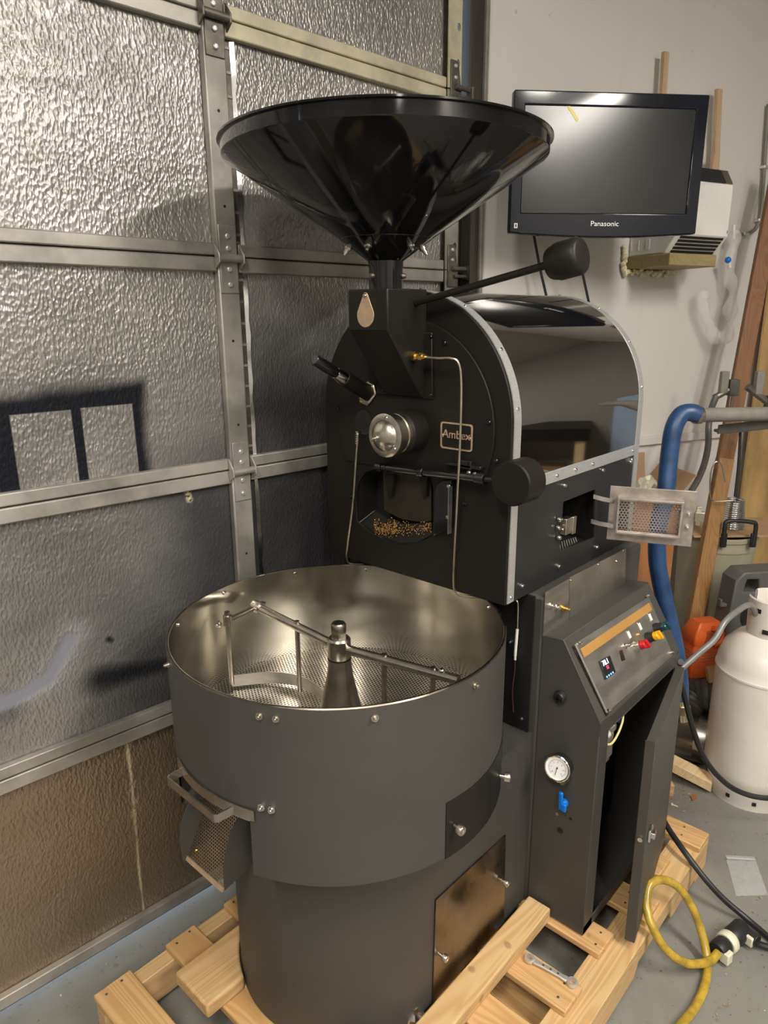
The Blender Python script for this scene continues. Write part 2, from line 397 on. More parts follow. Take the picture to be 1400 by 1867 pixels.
def bolt(parent, P, n, r=.007, h=.006, m=None, name='bolt', kind='dome'):
    m = m or CHR; key = (round(r, 4), round(h, 4), m.name, kind)
    if key not in _bc:
        b = MB(); pr = {'dome': [(0, 0), (r, 0), (r, h*.45), (r*.7, h*.9), (0, h)], 'nut': [(0, 0), (r*1.3, 0), (r*1.3, h*.3), (r*.8, h*.32), (r*.8, h*.8), (r*.45, h*.8), (r*.45, h), (0, h)],
              'knob': [(0, 0), (r*.45, 0), (r*.45, h*.45), (r, h*.5), (r, h*.92), (r*.85, h), (r*.4, h), (r*.3, h*.85), (0, h*.85)]}[kind]
        b.lathe(pr, (0, 0, 0), (0, 0, 1), 14)
        bmesh.ops.recalc_face_normals(b.bm, faces=b.bm.faces[:]); me = bpy.data.meshes.new(name); b.bm.to_mesh(me); b.bm.free(); me.materials.append(m)
        for p in me.polygons: p.use_smooth = True
        me.set_sharp_from_angle(angle=R(40)); _bc[key] = me
    n = V(n).normalized(); x = n.orthogonal()
    f = frame(P, x, n.cross(x))
    o = bpy.data.objects.new(name, _bc[key]); return put(o, parent, f)
def text(s, size, fr, m, parent, name='lettering', ext=.0008, align='CENTER', sx=1):
    c = bpy.data.curves.new('t', 'FONT'); c.body = s; c.size = size; c.extrude = ext; c.align_x = align; c.align_y = 'CENTER'
    tmp = bpy.data.objects.new('t', c); COL.objects.link(tmp); dg = bpy.context.evaluated_depsgraph_get()
    me = bpy.data.meshes.new_from_object(tmp.evaluated_get(dg)); bpy.data.objects.remove(tmp); me.name = name
    me.transform(M.Diagonal((sx, 1, 1, 1))); me.materials.clear(); me.materials.append(m)
    return put(bpy.data.objects.new(name, me), parent, fr)
UP = V((0, 0, 1)); PX = V((1, 0, 0)); PY = V((0, 1, 0))

# ================================================================== the room
PA = DN*DC + DD*-2.6; PE = Q + WW*3.3; PF = PE + V((-.4314, -.9016, 0))*3.4; PG = V((-2.7, -2.6, 0))
CZ = 3.1
tag(MB().box(-6, 8, -6, 6, -.12, 0).build('floor', FLOOR, smooth=False), 'grey painted concrete floor with dirt specks', None, kind='structure')
tag(MB().prism([p+UP*CZ for p in (PA+V((-.2, .1, 0)), Q+V((0, .1, 0)), PE+V((.2, 0, 0)), PF+V((.1, -.2, 0)), PG+V((-.2, -.2, 0)))], UP*.1).build('ceiling', CEIL, smooth=False), 'plain grey painted ceiling', None, kind='structure')
def wallslab(name, a, b, m, z0=0, z1=CZ, th=.12, lab=None):
    a, b = V(a), V(b); d = (b-a).normalized(); n = V((-d.y, d.x, 0))          # thickness on the left of a->b
    o = MB().prism([a+UP*z0, b+UP*z0, b+UP*z1, a+UP*z1], n*th).build(name, m, smooth=False)
    return tag(o, lab, None, kind='structure')
wall_back = wallslab('wall_back', Q, PE, WALLW, lab='scuffed white wall with a crease and drill holes')
wallslab('wall_right', PE, PF, WALLG, lab='plain grey side wall')
wallslab('wall_front', PF, PG, WALLG, lab='plain grey wall facing the garage door')
wallslab('wall_side', PG, PA, WALLG, lab='plain grey end wall')
du = lambda u: DN*DC + DD*u
wl = wallslab('wall_left', du(1.883), du(-2.6), WALLG, 2.80, CZ, lab='grey header wall above the garage door')
# the white wall's low ledge board
a, b_ = ow(1150, 806), ow(1330, 788)
tag(MB().ob((a+b_)/2+WN*.009, (b_-a)*V((.5,.5,0)).x, WN*.008, UP*.016).build("trim_1", WALLW, bevel=.002), "narrow ledge board along the white wall", None, kind="structure")

# ------------------------------------------------------------------ garage door (own frame: x along, y outward, z up)
DF = frame(DN*DC, DD, DN)
door = thing('door_1', None, 'insulated sectional garage door with foil panels, rails and hinges', None, kind='structure', frame=DF)
SEAM = [.028, .62, 1.232, 1.752, 2.258, 2.775]; COLS = [(-2.4, -1.0), (-.94, .905), (.965, 1.703)]; ST = [(-1.0, -.94), (.905, .962)]
for r in range(5):
    z0, z1 = SEAM[r], SEAM[r+1]
    for ci, (u0, u1) in enumerate(COLS):
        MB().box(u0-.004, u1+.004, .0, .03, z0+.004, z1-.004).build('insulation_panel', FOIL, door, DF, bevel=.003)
        for (a, b_) in ((z0+.001, z0+.029), (z1-.036, z1-.002)):
            if r == 0 and a < .05: a, b_ = .03, .062
            MB().box(u0, u1, -.02, .0, a, b_).build('rail', CREAM if (r >= 4 or (r == 3 and a > 2)) and ci == 2 else RAIL, door, DF, bevel=.003)
    for (u0, u1) in ST:
        MB().box(u0, u1, -.022, .0, z0+.002, z1-.002).build('stile', RAIL, door, DF, bevel=.004)
        uc = (u0+u1)/2
        for f in (.22, .62): MB().cyl((uc, -.0222, z0+(z1-z0)*f), (uc, -.0226, z0+(z1-z0)*f), .0035, seg=10).build('punched_hole', CAV, door, DF)
# end stile with punched holes
for r in range(5):
    z0, z1 = SEAM[r]+.002, SEAM[r+1]-.002; hs = []
    n = 5
    for i in range(n):
        zc = z0+.07+(z1-z0-.14)*i/(n-1); hs.append([(1.748+.0075*math.cos(2*math.pi*k/12), -.024, zc+.011*math.sin(2*math.pi*k/12)) for k in range(12)])
    MB().plate([(1.705, -.024, z0), (1.762, -.024, z0), (1.762, -.024, z1), (1.705, -.024, z1)], hs, (0, .004, 0)).build('end_stile', CREAM if r == 4 else RAIL, door, DF)
    MB().box(1.705, 1.762, -.001, .002, z0, z1).build('stile_web', HINGE, door, DF)
def hinge(u, z):
    h = MB(); h.box(u-.024, u+.024, -.027, -.022, z-.002, z+.07); h.box(u-.024, u+.024, -.026, -.022, z-.085, z-.012)
    h.cyl((u-.034, -.034, z-.005), (u+.034, -.034, z-.005), .0095, seg=12)
    h.prism([(u-.036, -.022, z+.03), (u-.036, -.044, z+.003), (u-.036, -.044, z-.016), (u-.036, -.022, z-.03)], (.005, 0, 0)); h.prism([(u+.031, -.022, z+.03), (u+.031, -.044, z+.003), (u+.031, -.044, z-.016), (u+.031, -.022, z-.03)], (.005, 0, 0))
    o = h.build('hinge', HINGE if z > 2 else RAIL, door, DF, bevel=.0015)
    for dz in (.045, .018, -.03, -.065): bolt(o, DF @ V((u, -.027, z+dz)), -DN, .0065, .005, ALU)
for z in SEAM[1:5]:
    for u in (.933, -.97): hinge(u, z)
for z in SEAM[1:5]:                                                        # roller brackets on the end stile
    h = MB(); h.prism([(1.712, -.026, z+.075), (1.742, -.026, z+.075), (1.758, -.026, z), (1.758, -.026, z-.05), (1.712, -.026, z-.05)], (0, -.004, 0))
    h.cyl((1.725, -.036, z+.005), (1.785, -.036, z+.005), .007, seg=10); h.cyl((1.735, -.036, z-.018), (1.80, -.036, z-.018), .0055, seg=10)
    h.box(1.787, 1.795, -.048, -.022, z-.028, z+.014)
    o = h.build('roller_bracket', HINGE, door, DF, bevel=.001)
    for dz in (.06, .03): bolt(o, DF @ V((1.73, -.03, z+dz)), -DN, .006, .005, ALU)
MB().box(-2.4, 1.765, .031, .036, .03, 2.78).build('door_skin', RAIL, door, DF)
MB().box(-2.4, 1.762, -.012, .02, .02, .034).build('bottom_seal', BLKR, door, DF, bevel=.004)
# jamb on the hinge side: stained post with a slim cover strip, and the roller track
jb = thing('trim_2', None, 'dark stained door jamb with slim cover strip', None, kind='structure', frame=DF)
MB().box(1.806, 1.868, -.02, .10, 0, 2.8).build('jamb_post', JAMB, jb, DF, bevel=.003)
MB().box(1.868, 1.884, -.028, .10, 0, 2.8).build('cover_strip', GREYP, jb, DF, bevel=.002)
tr = MB(); tr.box(1.797, 1.803, -.055, -.005, 0, 2.2); tr.box(1.772, 1.803, .0, .006, 0, 2.2); tr.box(1.783, 1.803, -.057, -.053, 0, 2.2)
tr.build('roller_track', JAMB, jb, DF)
for za, zb in ((1.27, 1.715), (1.79, 2.22)):                                   # dark slotted liner beside the centre stile
    sl_ = MB().box(.9665, .983, -.003, -.0005, za, zb).build('slotted_liner', HINGE, door, DF)
    for k in range(9): MB().box(.9665, .983, -.0055, -.003, za+.012+(zb-za-.03)*k/8, za+.018+(zb-za-.03)*k/8).build('liner_tab', RAIL, sl_, DF)
# torn foil edge beside the centre stile
te = MB()
for r, (za, zb) in enumerate(((.64, 1.2), (1.26, 1.72), (1.78, 2.22))):
    pts = []; n = 12
    L = [(.983, -.004, za+(zb-za)*i/n) for i in range(n+1)]; Rr = [(.990+.006*random.random(), -.005-.004*random.random(), za+(zb-za)*i/n) for i in range(n+1)]
    vs = te.poly(L+Rr, [(i, i+1, n+2+i, n+1+i) for i in range(n)])
te.build('torn_foil_edge', FOILD, door, DF)

# ------------------------------------------------------------------ ceiling lamps
LAMPE = mat('lamp_diffuser', (1, .93, .82), .5, emit=((1, .94, .855), LAMP))
def lamp(r, f, rz, L, lab):
    c = G(r, f, CZ-.06); fr = M.Translation(c) @ M.Rotation(rz, 4, 'Z')
    t = thing('ceiling_light', None, lab, 'lamp', frame=fr)
    MB().box(-L/2, L/2, -.09, .09, .0, .055).build('housing', WPLAST, t, fr, bevel=.01)
    MB().box(-L/2+.02, L/2-.02, -.075, .075, -.012, .0).build('diffuser', LAMPE, t, fr)
lamp(1.6, .25, R(42), 1.2, 'long ceiling strip light over the gas tank side')
lamp(-.5, -.6, R(42), 1.2, 'long ceiling strip light behind the photographer')
lamp(2.15, -.9, R(42), 1.2, 'long ceiling strip light over the workbench side')
lamp(.6, -1.9, R(42), 1.2, 'added, unseen ceiling strip light near the front wall, to soften the light')  # extra fixture out of view, added to soften the shadows

# ================================================================== the coffee roaster
RO = thing('coffee_roaster', (1.3, 1.05, .12), 'black drum coffee roaster with funnel hopper, round cooling bin and control cabinet on pallet', 'coffee roaster')
FX, YS, YL, YC, RR_, ZC, ZB = 1.248, .7745, 1.339, 1.057, .2825, 1.381, .985
XB = 1.905
def arch(r, x, z0, n=40, zr=None):
    return [V((x, YC-r, zr if zr else z0))]+[V((x, YC-r*math.cos(math.pi*i/n), ZC+r*math.sin(math.pi*i/n))) for i in range(n+1)]+[V((x, YC+r, z0))]
# --- front plate and drum cover, both with the discharge opening
hole = [(648, 905), (652, 880), (664, 862), (692, 852), (755, 856), (780, 866), (788, 890), (788, 960), (785, 978), (760, 990), (730, 993), (700, 984), (675, 971), (650, 950)]
hp = lambda x: [ox(a, b, FX-.006)+V((x-FX+.006, 0, 0)) for a, b in hole]
fp = MB().plate(arch(RR_, FX-.004, ZB), [hp(FX-.004)], (.010, 0, 0)).build('front_plate', BLK, RO, bevel=.0015)
dc, dr = (YC-.005, 1.365), .238
circ = lambda x, n=64: [V((x, dc[0]+dr*math.cos(2*math.pi*i/n), dc[1]+dr*math.sin(2*math.pi*i/n))) for i in range(n)]
hp2 = [p for p in hp(FX-.010)]
lo = [p for p in hp2 if (p.y-dc[0])**2+(p.z-dc[1])**2 < (dr-.006)**2]
# the cover disc is cut off along its lower left where the opening leaves it
def clipc(x):
    out = []
    for p in circ(x):
        if p.z > 1.235: out.append(p)
    return out
MB().prism(clipc(FX-.010), (.006, 0, 0)).build('drum_cover', BLK, RO, bevel=.0015)
for px, py in ((811, 625), (892, 770), (617, 745), (848, 862), (640, 905), (905, 840)):
    bolt(RO, ox(px, py, FX-.010), -PX, .0058, .006, GLOSS2)
bolt(RO, ox(848, 918, FX-.004), -PX, .0065, .006, GLOSS2)
# --- discharge opening: throat, inner plate, ledge and chaff
th = MB(); a = hp(FX+.004); b_ = [p+V((.07, 0, 0)) for p in a]; n = len(a)
th.poly(a+b_, [(i, (i+1) % n, n+(i+1) % n, n+i) for i in range(n)]); th.bm.faces.new([th.bm.verts[:][n+i] for i in range(n)])
th.build('discharge_throat', CAV, RO)
pl = [ox(x, y, FX+.004) for x, y in ((698, 858), (784, 858), (786, 950), (770, 953), (730, 946), (700, 930))]
dpl = MB().prism(pl, (.006, 0, 0)).build('discharge_door', CAVB, RO, bevel=.001)
for x in (714, 777):
    q = [ox(x-9, 862, FX-.004), ox(x+7, 866, FX-.004), ox(x+5, 905, FX+.003), ox(x-1, 905, FX+.003)]
    MB().prism(q, (-.012, 0, 0)).build('door_rib', BLK, dpl, bevel=.001)
lg = [ox(x, y, FX+.002) for x, y in ((652, 953), (682, 930), (702, 945), (735, 957), (786, 953), (786, 976), (760, 989), (730, 991), (700, 983), (676, 970))]
MB().prism(lg, (.008, 0, 0)).build('chute_ledge', CAV, RO)
MB().tube([ox(651, 956, FX-.002), ox(683, 931, FX-.002)], .0012, 6, 1).build('ledge_lip', STEELD, RO)
ch = MB()
for i in range(900):
    if i < 520:
        t = random.random(); x = 682+t*104; y0 = 948+18*math.sin(t*1.6)-t*8; y = y0+random.gauss(0, 5)+random.choice((0, 10, 14))*(1-t*.5)
    else: x = random.uniform(684, 725); y = random.gauss(968, 6)
    if y > 988 or x > 786: continue
    c = ox(x, y, FX-.0005-random.random()*.003); s = random.uniform(.0008, .0022)
    d1 = V((random.gauss(0, .3), random.gauss(0, 1), random.gauss(0, 1))).normalized(); d2 = d1.orthogonal()
    ch.poly([c+d1*s, c+d2*s*.7, c-d1*s, c-d2*s*.7], [(0, 1, 2, 3)])
pile = [ox(x, y, FX-.001) for x, y in ((683, 968), (690, 958), (703, 952), (718, 958), (745, 968), (783, 968), (783, 972), (750, 974), (722, 972), (706, 975), (688, 978))]
tag(ch.build('coffee_chaff', CHAFF, RO, smooth=False), 'tan coffee chaff and bean crumbs in the discharge opening', None, kind='stuff')
# --- discharge lever across the opening with its counterweight
A = ox(690, 852, 1.212); Bp = ox(884, 874, 1.212); Cw = V((1.19, .727, 1.284))
lv = MB().cyl(A, Bp, .0085, seg=16).cyl(Bp, V((1.212, .745, Cw.z-.004)), .0062, seg=14).build('discharge_lever', GLOSS2, RO)
for t0, t1, r in ((-.02, .04, .011), (.07, .09, .0105), (.41, .46, .0125), (.93, 1.0, .0125)):
    MB().cyl(A.lerp(Bp, t0), A.lerp(Bp, t1), r, seg=16).build('collar', GLOSS2, lv, bevel=.001)
wb = MB(); r_ = .046
wb.lathe([(0, 0), (r_-.003, 0), (r_, .003), (r_, .06), (r_-.004, .065), (0, .065)], Cw+V((-.02, 0, 0)), PX, 40)
wt = wb.build('counterweight', BLK, lv)
hb = MB().box(1.222, 1.242, .86, .895, 1.285, 1.305).box(1.222, 1.242, .835, .93, 1.288, 1.296)
hbo = hb.build('hinge_block', GLOSS2, RO, bevel=.002)
for x in (855, 866, 880): bolt(hbo, ox(x, 862-(x-855)*-.25, 1.222), -PX, .005, .005, STEELD)
bk = [ox(x, y, FX-.006) for x, y in ((796, 905), (800, 885), (812, 874), (828, 874), (828, 962), (796, 975))]
bo = MB().prism(bk, (-.012, 0, 0)).build('latch_bracket', GLOSS2, RO, bevel=.002)
MB().box(1.218, 1.231, .915, .917, 1.13, 1.24).build('bracket_edge', STEELD, bo)
for px, py in ((820, 886), (818, 942)): bolt(bo, ox(px, py, FX-.018), -PX, .0058, .007, CHR)
# --- bearing housing on the drum axle
be = ox(752, 785, FX-.01); bx = MB().lathe([(0, 0), (.05, 0), (.05, .05), (.047, .054), (0, .054)], (FX-.008, be.y, be.z), -PX, 36).build('bearing_housing', BLK, RO)
bcap = MB().lathe([(.044, .0), (.046, .002), (.046, .012), (.043, .014), (.043, .017), (.047, .019), (.047, .036), (.049, .038), (.049, .046), (.045, .048), (.036, .049), (.034, .053), (.026, .060), (.014, .066), (.006, .068), (0, .068)], (FX-.060, be.y, be.z), -PX, 40).build('bearing_cap', NICK, bx)
fc = V((FX-.108, be.y, be.z))
for k in range(3):
    an = R(100+120*k); bolt(bcap, fc+V((0, .041*math.cos(an), .041*math.sin(an))), -PX, .004, .004, NICK)
bolt(bcap, fc+V((-.019, .006, -.004)), -PX, .005, .016, NICK, 'grease_nipple', 'nut')
for k in range(6):
    an = R(60*k+10); p = V((FX-.060-.027, be.y, be.z))+V((0, .0471*math.cos(an), .0471*math.sin(an))); bolt(bcap, p, V((0, math.cos(an), math.sin(an))), .003, .0006, CAV, 'set_screw')
# --- trier (sampling spoon) with its flange
tb = ox(672, 718, FX-.01); te_ = ox(573, 655, 0) if False else oy(573, 655, 1.18)
td = (te_-tb).normalized(); TL = (te_-tb).length
e1 = V((0, .72, -.70)); e2 = V((0, .70, .72))
fl = [tb+V((-.001, 0, 0))+e1*u+e2*v for u, v in ((.034, 0), (.022, .02), (-.022, .022), (-.034, .0), (-.022, -.02), (.022, -.02))]
fl2 = MB().prism(fl, (-.007, 0, 0)).build('trier_flange', STEELW, RO, bevel=.004)
for s_ in (-1, 1): bolt(fl2, tb+V((-.008, 0, 0))+e1*.026*s_, -PX, .004, .003, BRASS)
MB().cyl(tb-td*.01, tb+td*TL*.48, .0185, seg=24).build('trier_sleeve', BLK, RO, bevel=.001)
MB().lathe([(0, 0), (.0165, 0), (.0165, .012), (.013, .028), (0, .028)], tb+td*TL*.48, td, 24).build('trier_collar', CHR, RO)
MB().lathe([(0, 0), (.011, 0), (.0135, .012), (.0135, TL*.40-.004), (.0115, TL*.40), (0, TL*.40)], tb+td*(TL*.60), td, 24).build('trier_handle', GLOSS2, RO)
# --- name plate
np_ = [ox(x, y, FX-.011) for x, y in ((804, 769), (863, 773), (862, 822.5), (805, 818))]
c0 = sum(np_, V((0, 0, 0)))/4; wv = ((np_[1]-np_[0])+(np_[2]-np_[3]))/4; hv = ((np_[0]-np_[3])+(np_[1]-np_[2]))/4; wv = V((0, wv.y, 0)); hv = V((0, 0, hv.z))
npl = MB().ob(c0, wv, hv, V((.0015, 0, 0))).build('name_plate', BLK, RO, bevel=.001)
frm = MB(); W_, H_ = wv.length, hv.length; ux, uz = wv.normalized(), UP
def rrect(w, h, r, n=5):
    o = []
    for cx, cy, a0 in ((w-r, h-r, 0), (-w+r, h-r, 90), (-w+r, -h+r, 180), (w-r, -h+r, 270)):
        for i in range(n+1): an = R(a0+90*i/n); o.append((cx+r*math.cos(an), cy+r*math.sin(an)))
    return o
frm.plate([c0+V((-.0015, 0, 0))+ux*a+uz*b for a, b in rrect(W_, H_, .007)], [[c0+V((-.0015, 0, 0))+ux*a+uz*b for a, b in rrect(W_-.0035, H_-.0035, .005)]], (-.002, 0, 0))
frm.build('plate_border', TAN, npl)
text('Ambex', .026, frame(c0+V((-.0025, 0, .003)), -PY, UP), TAN, npl, ext=.0012)
for s_ in (-1, 1): bolt(npl, c0+V((-.002, 0, 0))+ux*(W_-.006)*s_, -PX, .003, .003, TAN, 'rivet')
# --- feed box, chute, flange, view cover
y0, y1 = 1.0, 1.114
fb = MB().prism([(1.11, y0, 1.665), (1.24, y0, 1.665), (1.24, y0, 1.432), (1.226, y0, 1.432), (1.11, y0, 1.582)], (0, y1-y0, 0)).build('feed_box', BLK, RO, bevel=.003)
fl_ = MB().prism([ox(x, y, FX-.011) for x, y in ((700, 604), (790, 606), (791, 728), (690, 718))], (-.006, 0, 0)).build('chute_flange', BLK, RO, bevel=.002)
for px, py in ((786, 614), (786, 720), (698, 711)): bolt(fl_, ox(px, py, FX-.017), -PX, .0045, .005, GLOSS2)
tc = ox(667, 575, 1.109); tt = ox(667, 539, 1.109); dz = tt.z-tc.z; td_pts = []
r1, r2 = .0245, .0065; al = math.acos((r1-r2)/dz)
for i in range(25): an = al+(2*math.pi-2*al)*i/24; td_pts.append(tc+V((0, r1*math.sin(an), r1*math.cos(an))))
for i in range(9): an = -al+2*al*i/8; td_pts.append(tt+V((0, r2*math.sin(an), r2*math.cos(an))))
vc = MB().prism(td_pts, (-.002, 0, 0)).build('view_cover', TAN, RO, bevel=.0006); bolt(vc, tt+V((-.002, 0, 0)), -PX, .0045, .005, NICK)
# --- hopper
HX, HY = 1.17, 1.058
nk = MB().lathe([(.0365, 0), (.0365, .06), (.034, .06), (.034, 0), (.0365, 0)], (HX, HY, 1.665), UP, 40).build('hopper_neck', GLOSS, RO)
for an in (R(175), R(-60)): bolt(nk, V((HX+.0365*math.cos(an), HY+.0365*math.sin(an), 1.692)), V((math.cos(an), math.sin(an), 0)), .006, .009, HINGE)
hz0, hz1 = 1.722, 1.918
hop = MB().lathe([(.0377, hz0-.012), (.0377, hz0), (.098, hz0+.043), (.099, hz0+.0445), (.33, hz1), (.3315, hz1+.002), (.3315, hz1+.024), (.338, hz1+.0255), (.338, hz1+.029), (.329, hz1+.029), (.328, hz1+.003), (.034, hz0+.002), (.034, hz0-.012), (.0377, hz0-.012)], (HX, HY, 0), UP, 96).build('hopper', GLOSS, RO, ang=20)
for px, py in ((648, 452), (735, 453)):
    d = ray(px, py); P = CAM+d*1.0
    an = {648: R(196), 735: R(-98)}[px]; q = V((HX+.078*math.cos(an), HY+.078*math.sin(an), hz0+.0285)); nn = V((math.cos(an)*.55, math.sin(an)*.55, -.83)); bolt(hop, q, nn, .0062, .018, CHR, kind='nut')
for an in (R(133), R(-45)):
    q = V((HX+.078*math.cos(an), HY+.078*math.sin(an), hz0+.0285)); bolt(hop, q, V((math.cos(an)*.55, math.sin(an)*.55, -.83)), .0062, .018, NICK, kind='nut')
# --- hopper gate lever with weight
ra, rb = V((1.2, y0-.002, 1.637)), V((1.2, .668, 1.7)); rd = (rb-ra).normalized()
gl = MB().cyl(ra, rb, .0072, seg=16).build('gate_lever', BLK, RO)
MB().lathe([(0, 0), (.027, 0), (.030, .006), (.031, .012), (.0335, .018), (.0335, .056), (.030, .062), (.026, .064), (0, .064)], rb-rd*.012, rd, 32).build('lever_weight', BLK, gl)
# --- temperature probes
bf = ox(748, 650, 1.215); fb2 = V((1.205, y0, 1.535)); q0 = oy(752, 650, y0-.001)
pr = MB(); pr.cyl(q0, q0+V((0, -.012, 0)), .011, seg=6).cyl(q0+V((0, -.012, 0)), q0+V((0, -.02, 0)), .0065, seg=14).cyl(q0+V((0, -.02, 0)), q0+V((0, -.03, 0)), .009, seg=6).cyl(q0+V((0, -.03, 0)), q0+V((0, -.038, 0)), .006, seg=12)
pf = pr.build('brass_fitting', BRASS, RO)
xp = q0.x
pth = [q0+V((0, -.036, 0)), ox(800, 653, xp), ox(822, 653, xp+.005), ox(836, 662, xp+.01), ox(841, 700, xp+.015), ox(839, 800, 1.205), ox(834, 900, 1.205), ox(829, 1000, 1.215), ox(827, 1060, 1.225), ox(831, 1080, 1.232), ox(850, 1087, 1.245), ox(900, 1090, 1.28)]
MB().tube(pth, .0027, 8, 6).build('temperature_probe', WIRE, RO)
pth2 = [ox(651, 787, FX-.02), ox(652, 800, FX-.022), ox(649, 840, FX-.022), ox(643, 920, FX-.02), ox(634, 990, FX-.016), ox(632, 1018, FX-.014), ox(640, 1028, FX-.004), ox(662, 1029, FX+.012)]
MB().tube(pth2, .0026, 8, 6).build('temperature_probe', WIRE, RO)
sp_ = MB()
for k in range(6): sp_.cyl(ox(651, 786+k*4.2, FX-.02), ox(651, 788.4+k*4.2, FX-.02), .0048, seg=10)
sp_.build('probe_spring', NICK, RO); bolt(RO, ox(649, 788, FX-.004), -PX, .0045, .004, NICK)
MB().lathe([(0, 0), (.03, 0), (.03, .004), (0, .004)], ox(665, 770, FX-.010), -PX, 24).build('blanking_disc', GLOSS2, RO)

# --- barrel housing: back plate, mirror cladding, trims, side panel
MB().prism(arch(RR_, XB-.008, ZB), (.006, 0, 0)).build('back_plate', BLK, RO)
cl = MB(); n = 48; pa, pb = arch(RR_+.002, FX+.004, 1.0, n, 1.244), arch(RR_+.002, XB, 1.0, n, 1.244)
pi_, pj = arch(RR_-.001, FX+.004, 1.0, n, 1.244), arch(RR_-.001, XB, 1.0, n, 1.244); N_ = len(pa)
cl.poly(pa+pb, [(i, i+1, N_+i+1, N_+i) for i in range(N_-1)]); cl.poly(pi_+pj, [(i+1, i, N_+i, N_+i+1) for i in range(N_-1)])
cl.build('drum_cladding', MIRR, RO, ang=60)
def strip(x0, x1, z0, name):
    s_ = MB(); a = arch(RR_+.0035, x0, 1.0, n, z0); b = arch(RR_+.0035, x1, 1.0, n, z0); c = arch(RR_+.001, x0, 1.0, n, z0); d = arch(RR_+.001, x1, 1.0, n, z0); N_ = len(a)
    s_.poly(a+b+c+d, [(i, i+1, N_+i+1, N_+i) for i in range(N_-1)]+[(i, i+1, 2*N_+i+1, 2*N_+i) for i in range(N_-1)]+[(N_+i, N_+i+1, 3*N_+i+1, 3*N_+i) for i in range(N_-1)])
    return s_.build(name, ALU, RO, ang=60)
t1 = strip(FX+.002, FX+.028, .988, 'edge_trim'); t2 = strip(XB-.026, XB, .99, 'edge_trim')
for tr_, x in ((t1, FX+.015), (t2, XB-.013)):
    for an in (8, 34, 60, 86, 112): a_ = R(an); bolt(tr_, V((x, YC-(RR_+.0035)*math.cos(a_), ZC+(RR_+.0035)*math.sin(a_))), V((0, -math.cos(a_), math.sin(a_))), .0042, .003, CHR, 'rivet')
    bolt(tr_, V((x, YS-.004, 1.0)), -PY, .0042, .003, CHR, 'rivet')
t3 = MB().box(FX+.028, XB-.026, YS-.005, YS-.001, 1.236, 1.264).build('side_trim', ALU, RO, bevel=.001)
for x in (1.44, 1.53, 1.62, 1.86): bolt(t3, V((x, YS-.005, 1.25)), -PY, .0045, .004, CHR)
fbx = [oy(x, y, YS-.001) for x, y in ((1027, 915), (1085, 892), (1083, 980), (1020, 1005))]
sp = MB().plate([(FX+.006, YS-.001, ZB), (XB, YS-.001, ZB), (XB, YS-.001, 1.245), (FX+.006, YS-.001, 1.245)], [fbx], (0, .004, 0)).build('side_panel', mat('black_side_paint', (.02, .02, .02), .45, 0, .1, 8), RO)
for px, py in ((1027, 885), (1097, 857), (1150, 838), (1060, 910) if False else (1148, 842), (1017, 1032), (1086, 997), (950, 1068)): bolt(sp, oy(px, py, YS-.001), -PY, .0062, .008, CHR)
MB().prism([p+V((0, .004, 0)) for p in [V((1.46, YS, 1.03)), V((1.70, YS, 1.03)), V((1.70, YS, 1.2)), V((1.46, YS, 1.2))]], (0, .2, 0)).build('firebox_liner', CAV, RO) if False else None
lin = MB(); a = [V((1.46, YS+.003, 1.03)), V((1.70, YS+.003, 1.03)), V((1.70, YS+.003, 1.2)), V((1.46, YS+.003, 1.2))]; b_ = [p+V((0, .22, 0)) for p in a]
lin.poly(a+b_, [(0, 1, 5, 4), (1, 2, 6, 5), (2, 3, 7, 6), (3, 0, 4, 7), (4, 5, 6, 7)]); lin.build('firebox_liner', CAV, RO, smooth=False)
gr = MB()
for k in range(9): gr.cyl((1.50+.012*k, YS+.012, 1.047), (1.498+.012*k, YS+.016, 1.068-.001*k), .0017, seg=8)
gr.build('burner_tips', STEELD, RO)
lt = MB().box(1.472, 1.505, YS-.02, YS-.001, 1.10, 1.14).box(1.495, 1.512, YS-.026, YS-.018, 1.098, 1.142).build('firebox_catch', NICK, RO, bevel=.0015)
for px, py in ((1018, 947), (1016, 962), (1017, 980)): bolt(lt, oy(px, py, YS-.004), -PY, .0065, .009, CHR)
for px, py in ((1025, 965), ): bolt(lt, oy(px, py, YS-.021), -PY, .004, .004, CHR)
# housing floor
MB().box(FX+.006, XB-.002, YS+.004, YL-.004, ZB+.004, ZB+.01).build('housing_floor', CAV, RO)
# --- firebox door swung open on its straps
hl = 1.80
def dep(x, y, D): return CAM + ray(x, y)*D
TLc, TRc, BRc, BLc = dep(1116, 876, 1.795), dep(1271, 902, 1.735), dep(1257, 1008, 1.735), dep(1104, 979, 1.795)
ux = ((TRc-TLc)+(BRc-BLc)); ux.z = 0; ux.normalize(); ctr = (TLc+TRc+BRc+BLc)/4; w2 = ((TRc-TLc).length+(BRc-BLc).length)/4; h2 = ((TLc-BLc).length+(TRc-BRc).length)/4*.98
FDF = frame(ctr, ux, UP); nz = V(FDF.col[2][:3])                                  # local z towards the viewer
if nz.dot(CAM-ctr) < 0: print('firebox door normal flipped')
fd = MB().plate([(x, y, 0) for x, y in ((-w2, -h2), (w2, -h2), (w2, h2), (-w2, h2))], [[(x, y, 0) for x, y in ((-w2*.78, -h2*.62), (w2*.7, -h2*.62), (w2*.7, h2*.62), (-w2*.78, h2*.62))]], (0, 0, -.004)).build('firebox_door', RUSTY, RO, FDF, bevel=.001)
tr = MB(); x0, x1, yy, dp = -w2*.8, w2*.72, h2*.66, .022
tr.poly([(x0, -yy, 0), (x1, -yy, 0), (x1, yy, 0), (x0, yy, 0), (x0, -yy, dp), (x1, -yy, dp), (x1, yy, dp), (x0, yy, dp)], [(0, 1, 5, 4), (1, 2, 6, 5), (2, 3, 7, 6), (3, 0, 4, 7)])
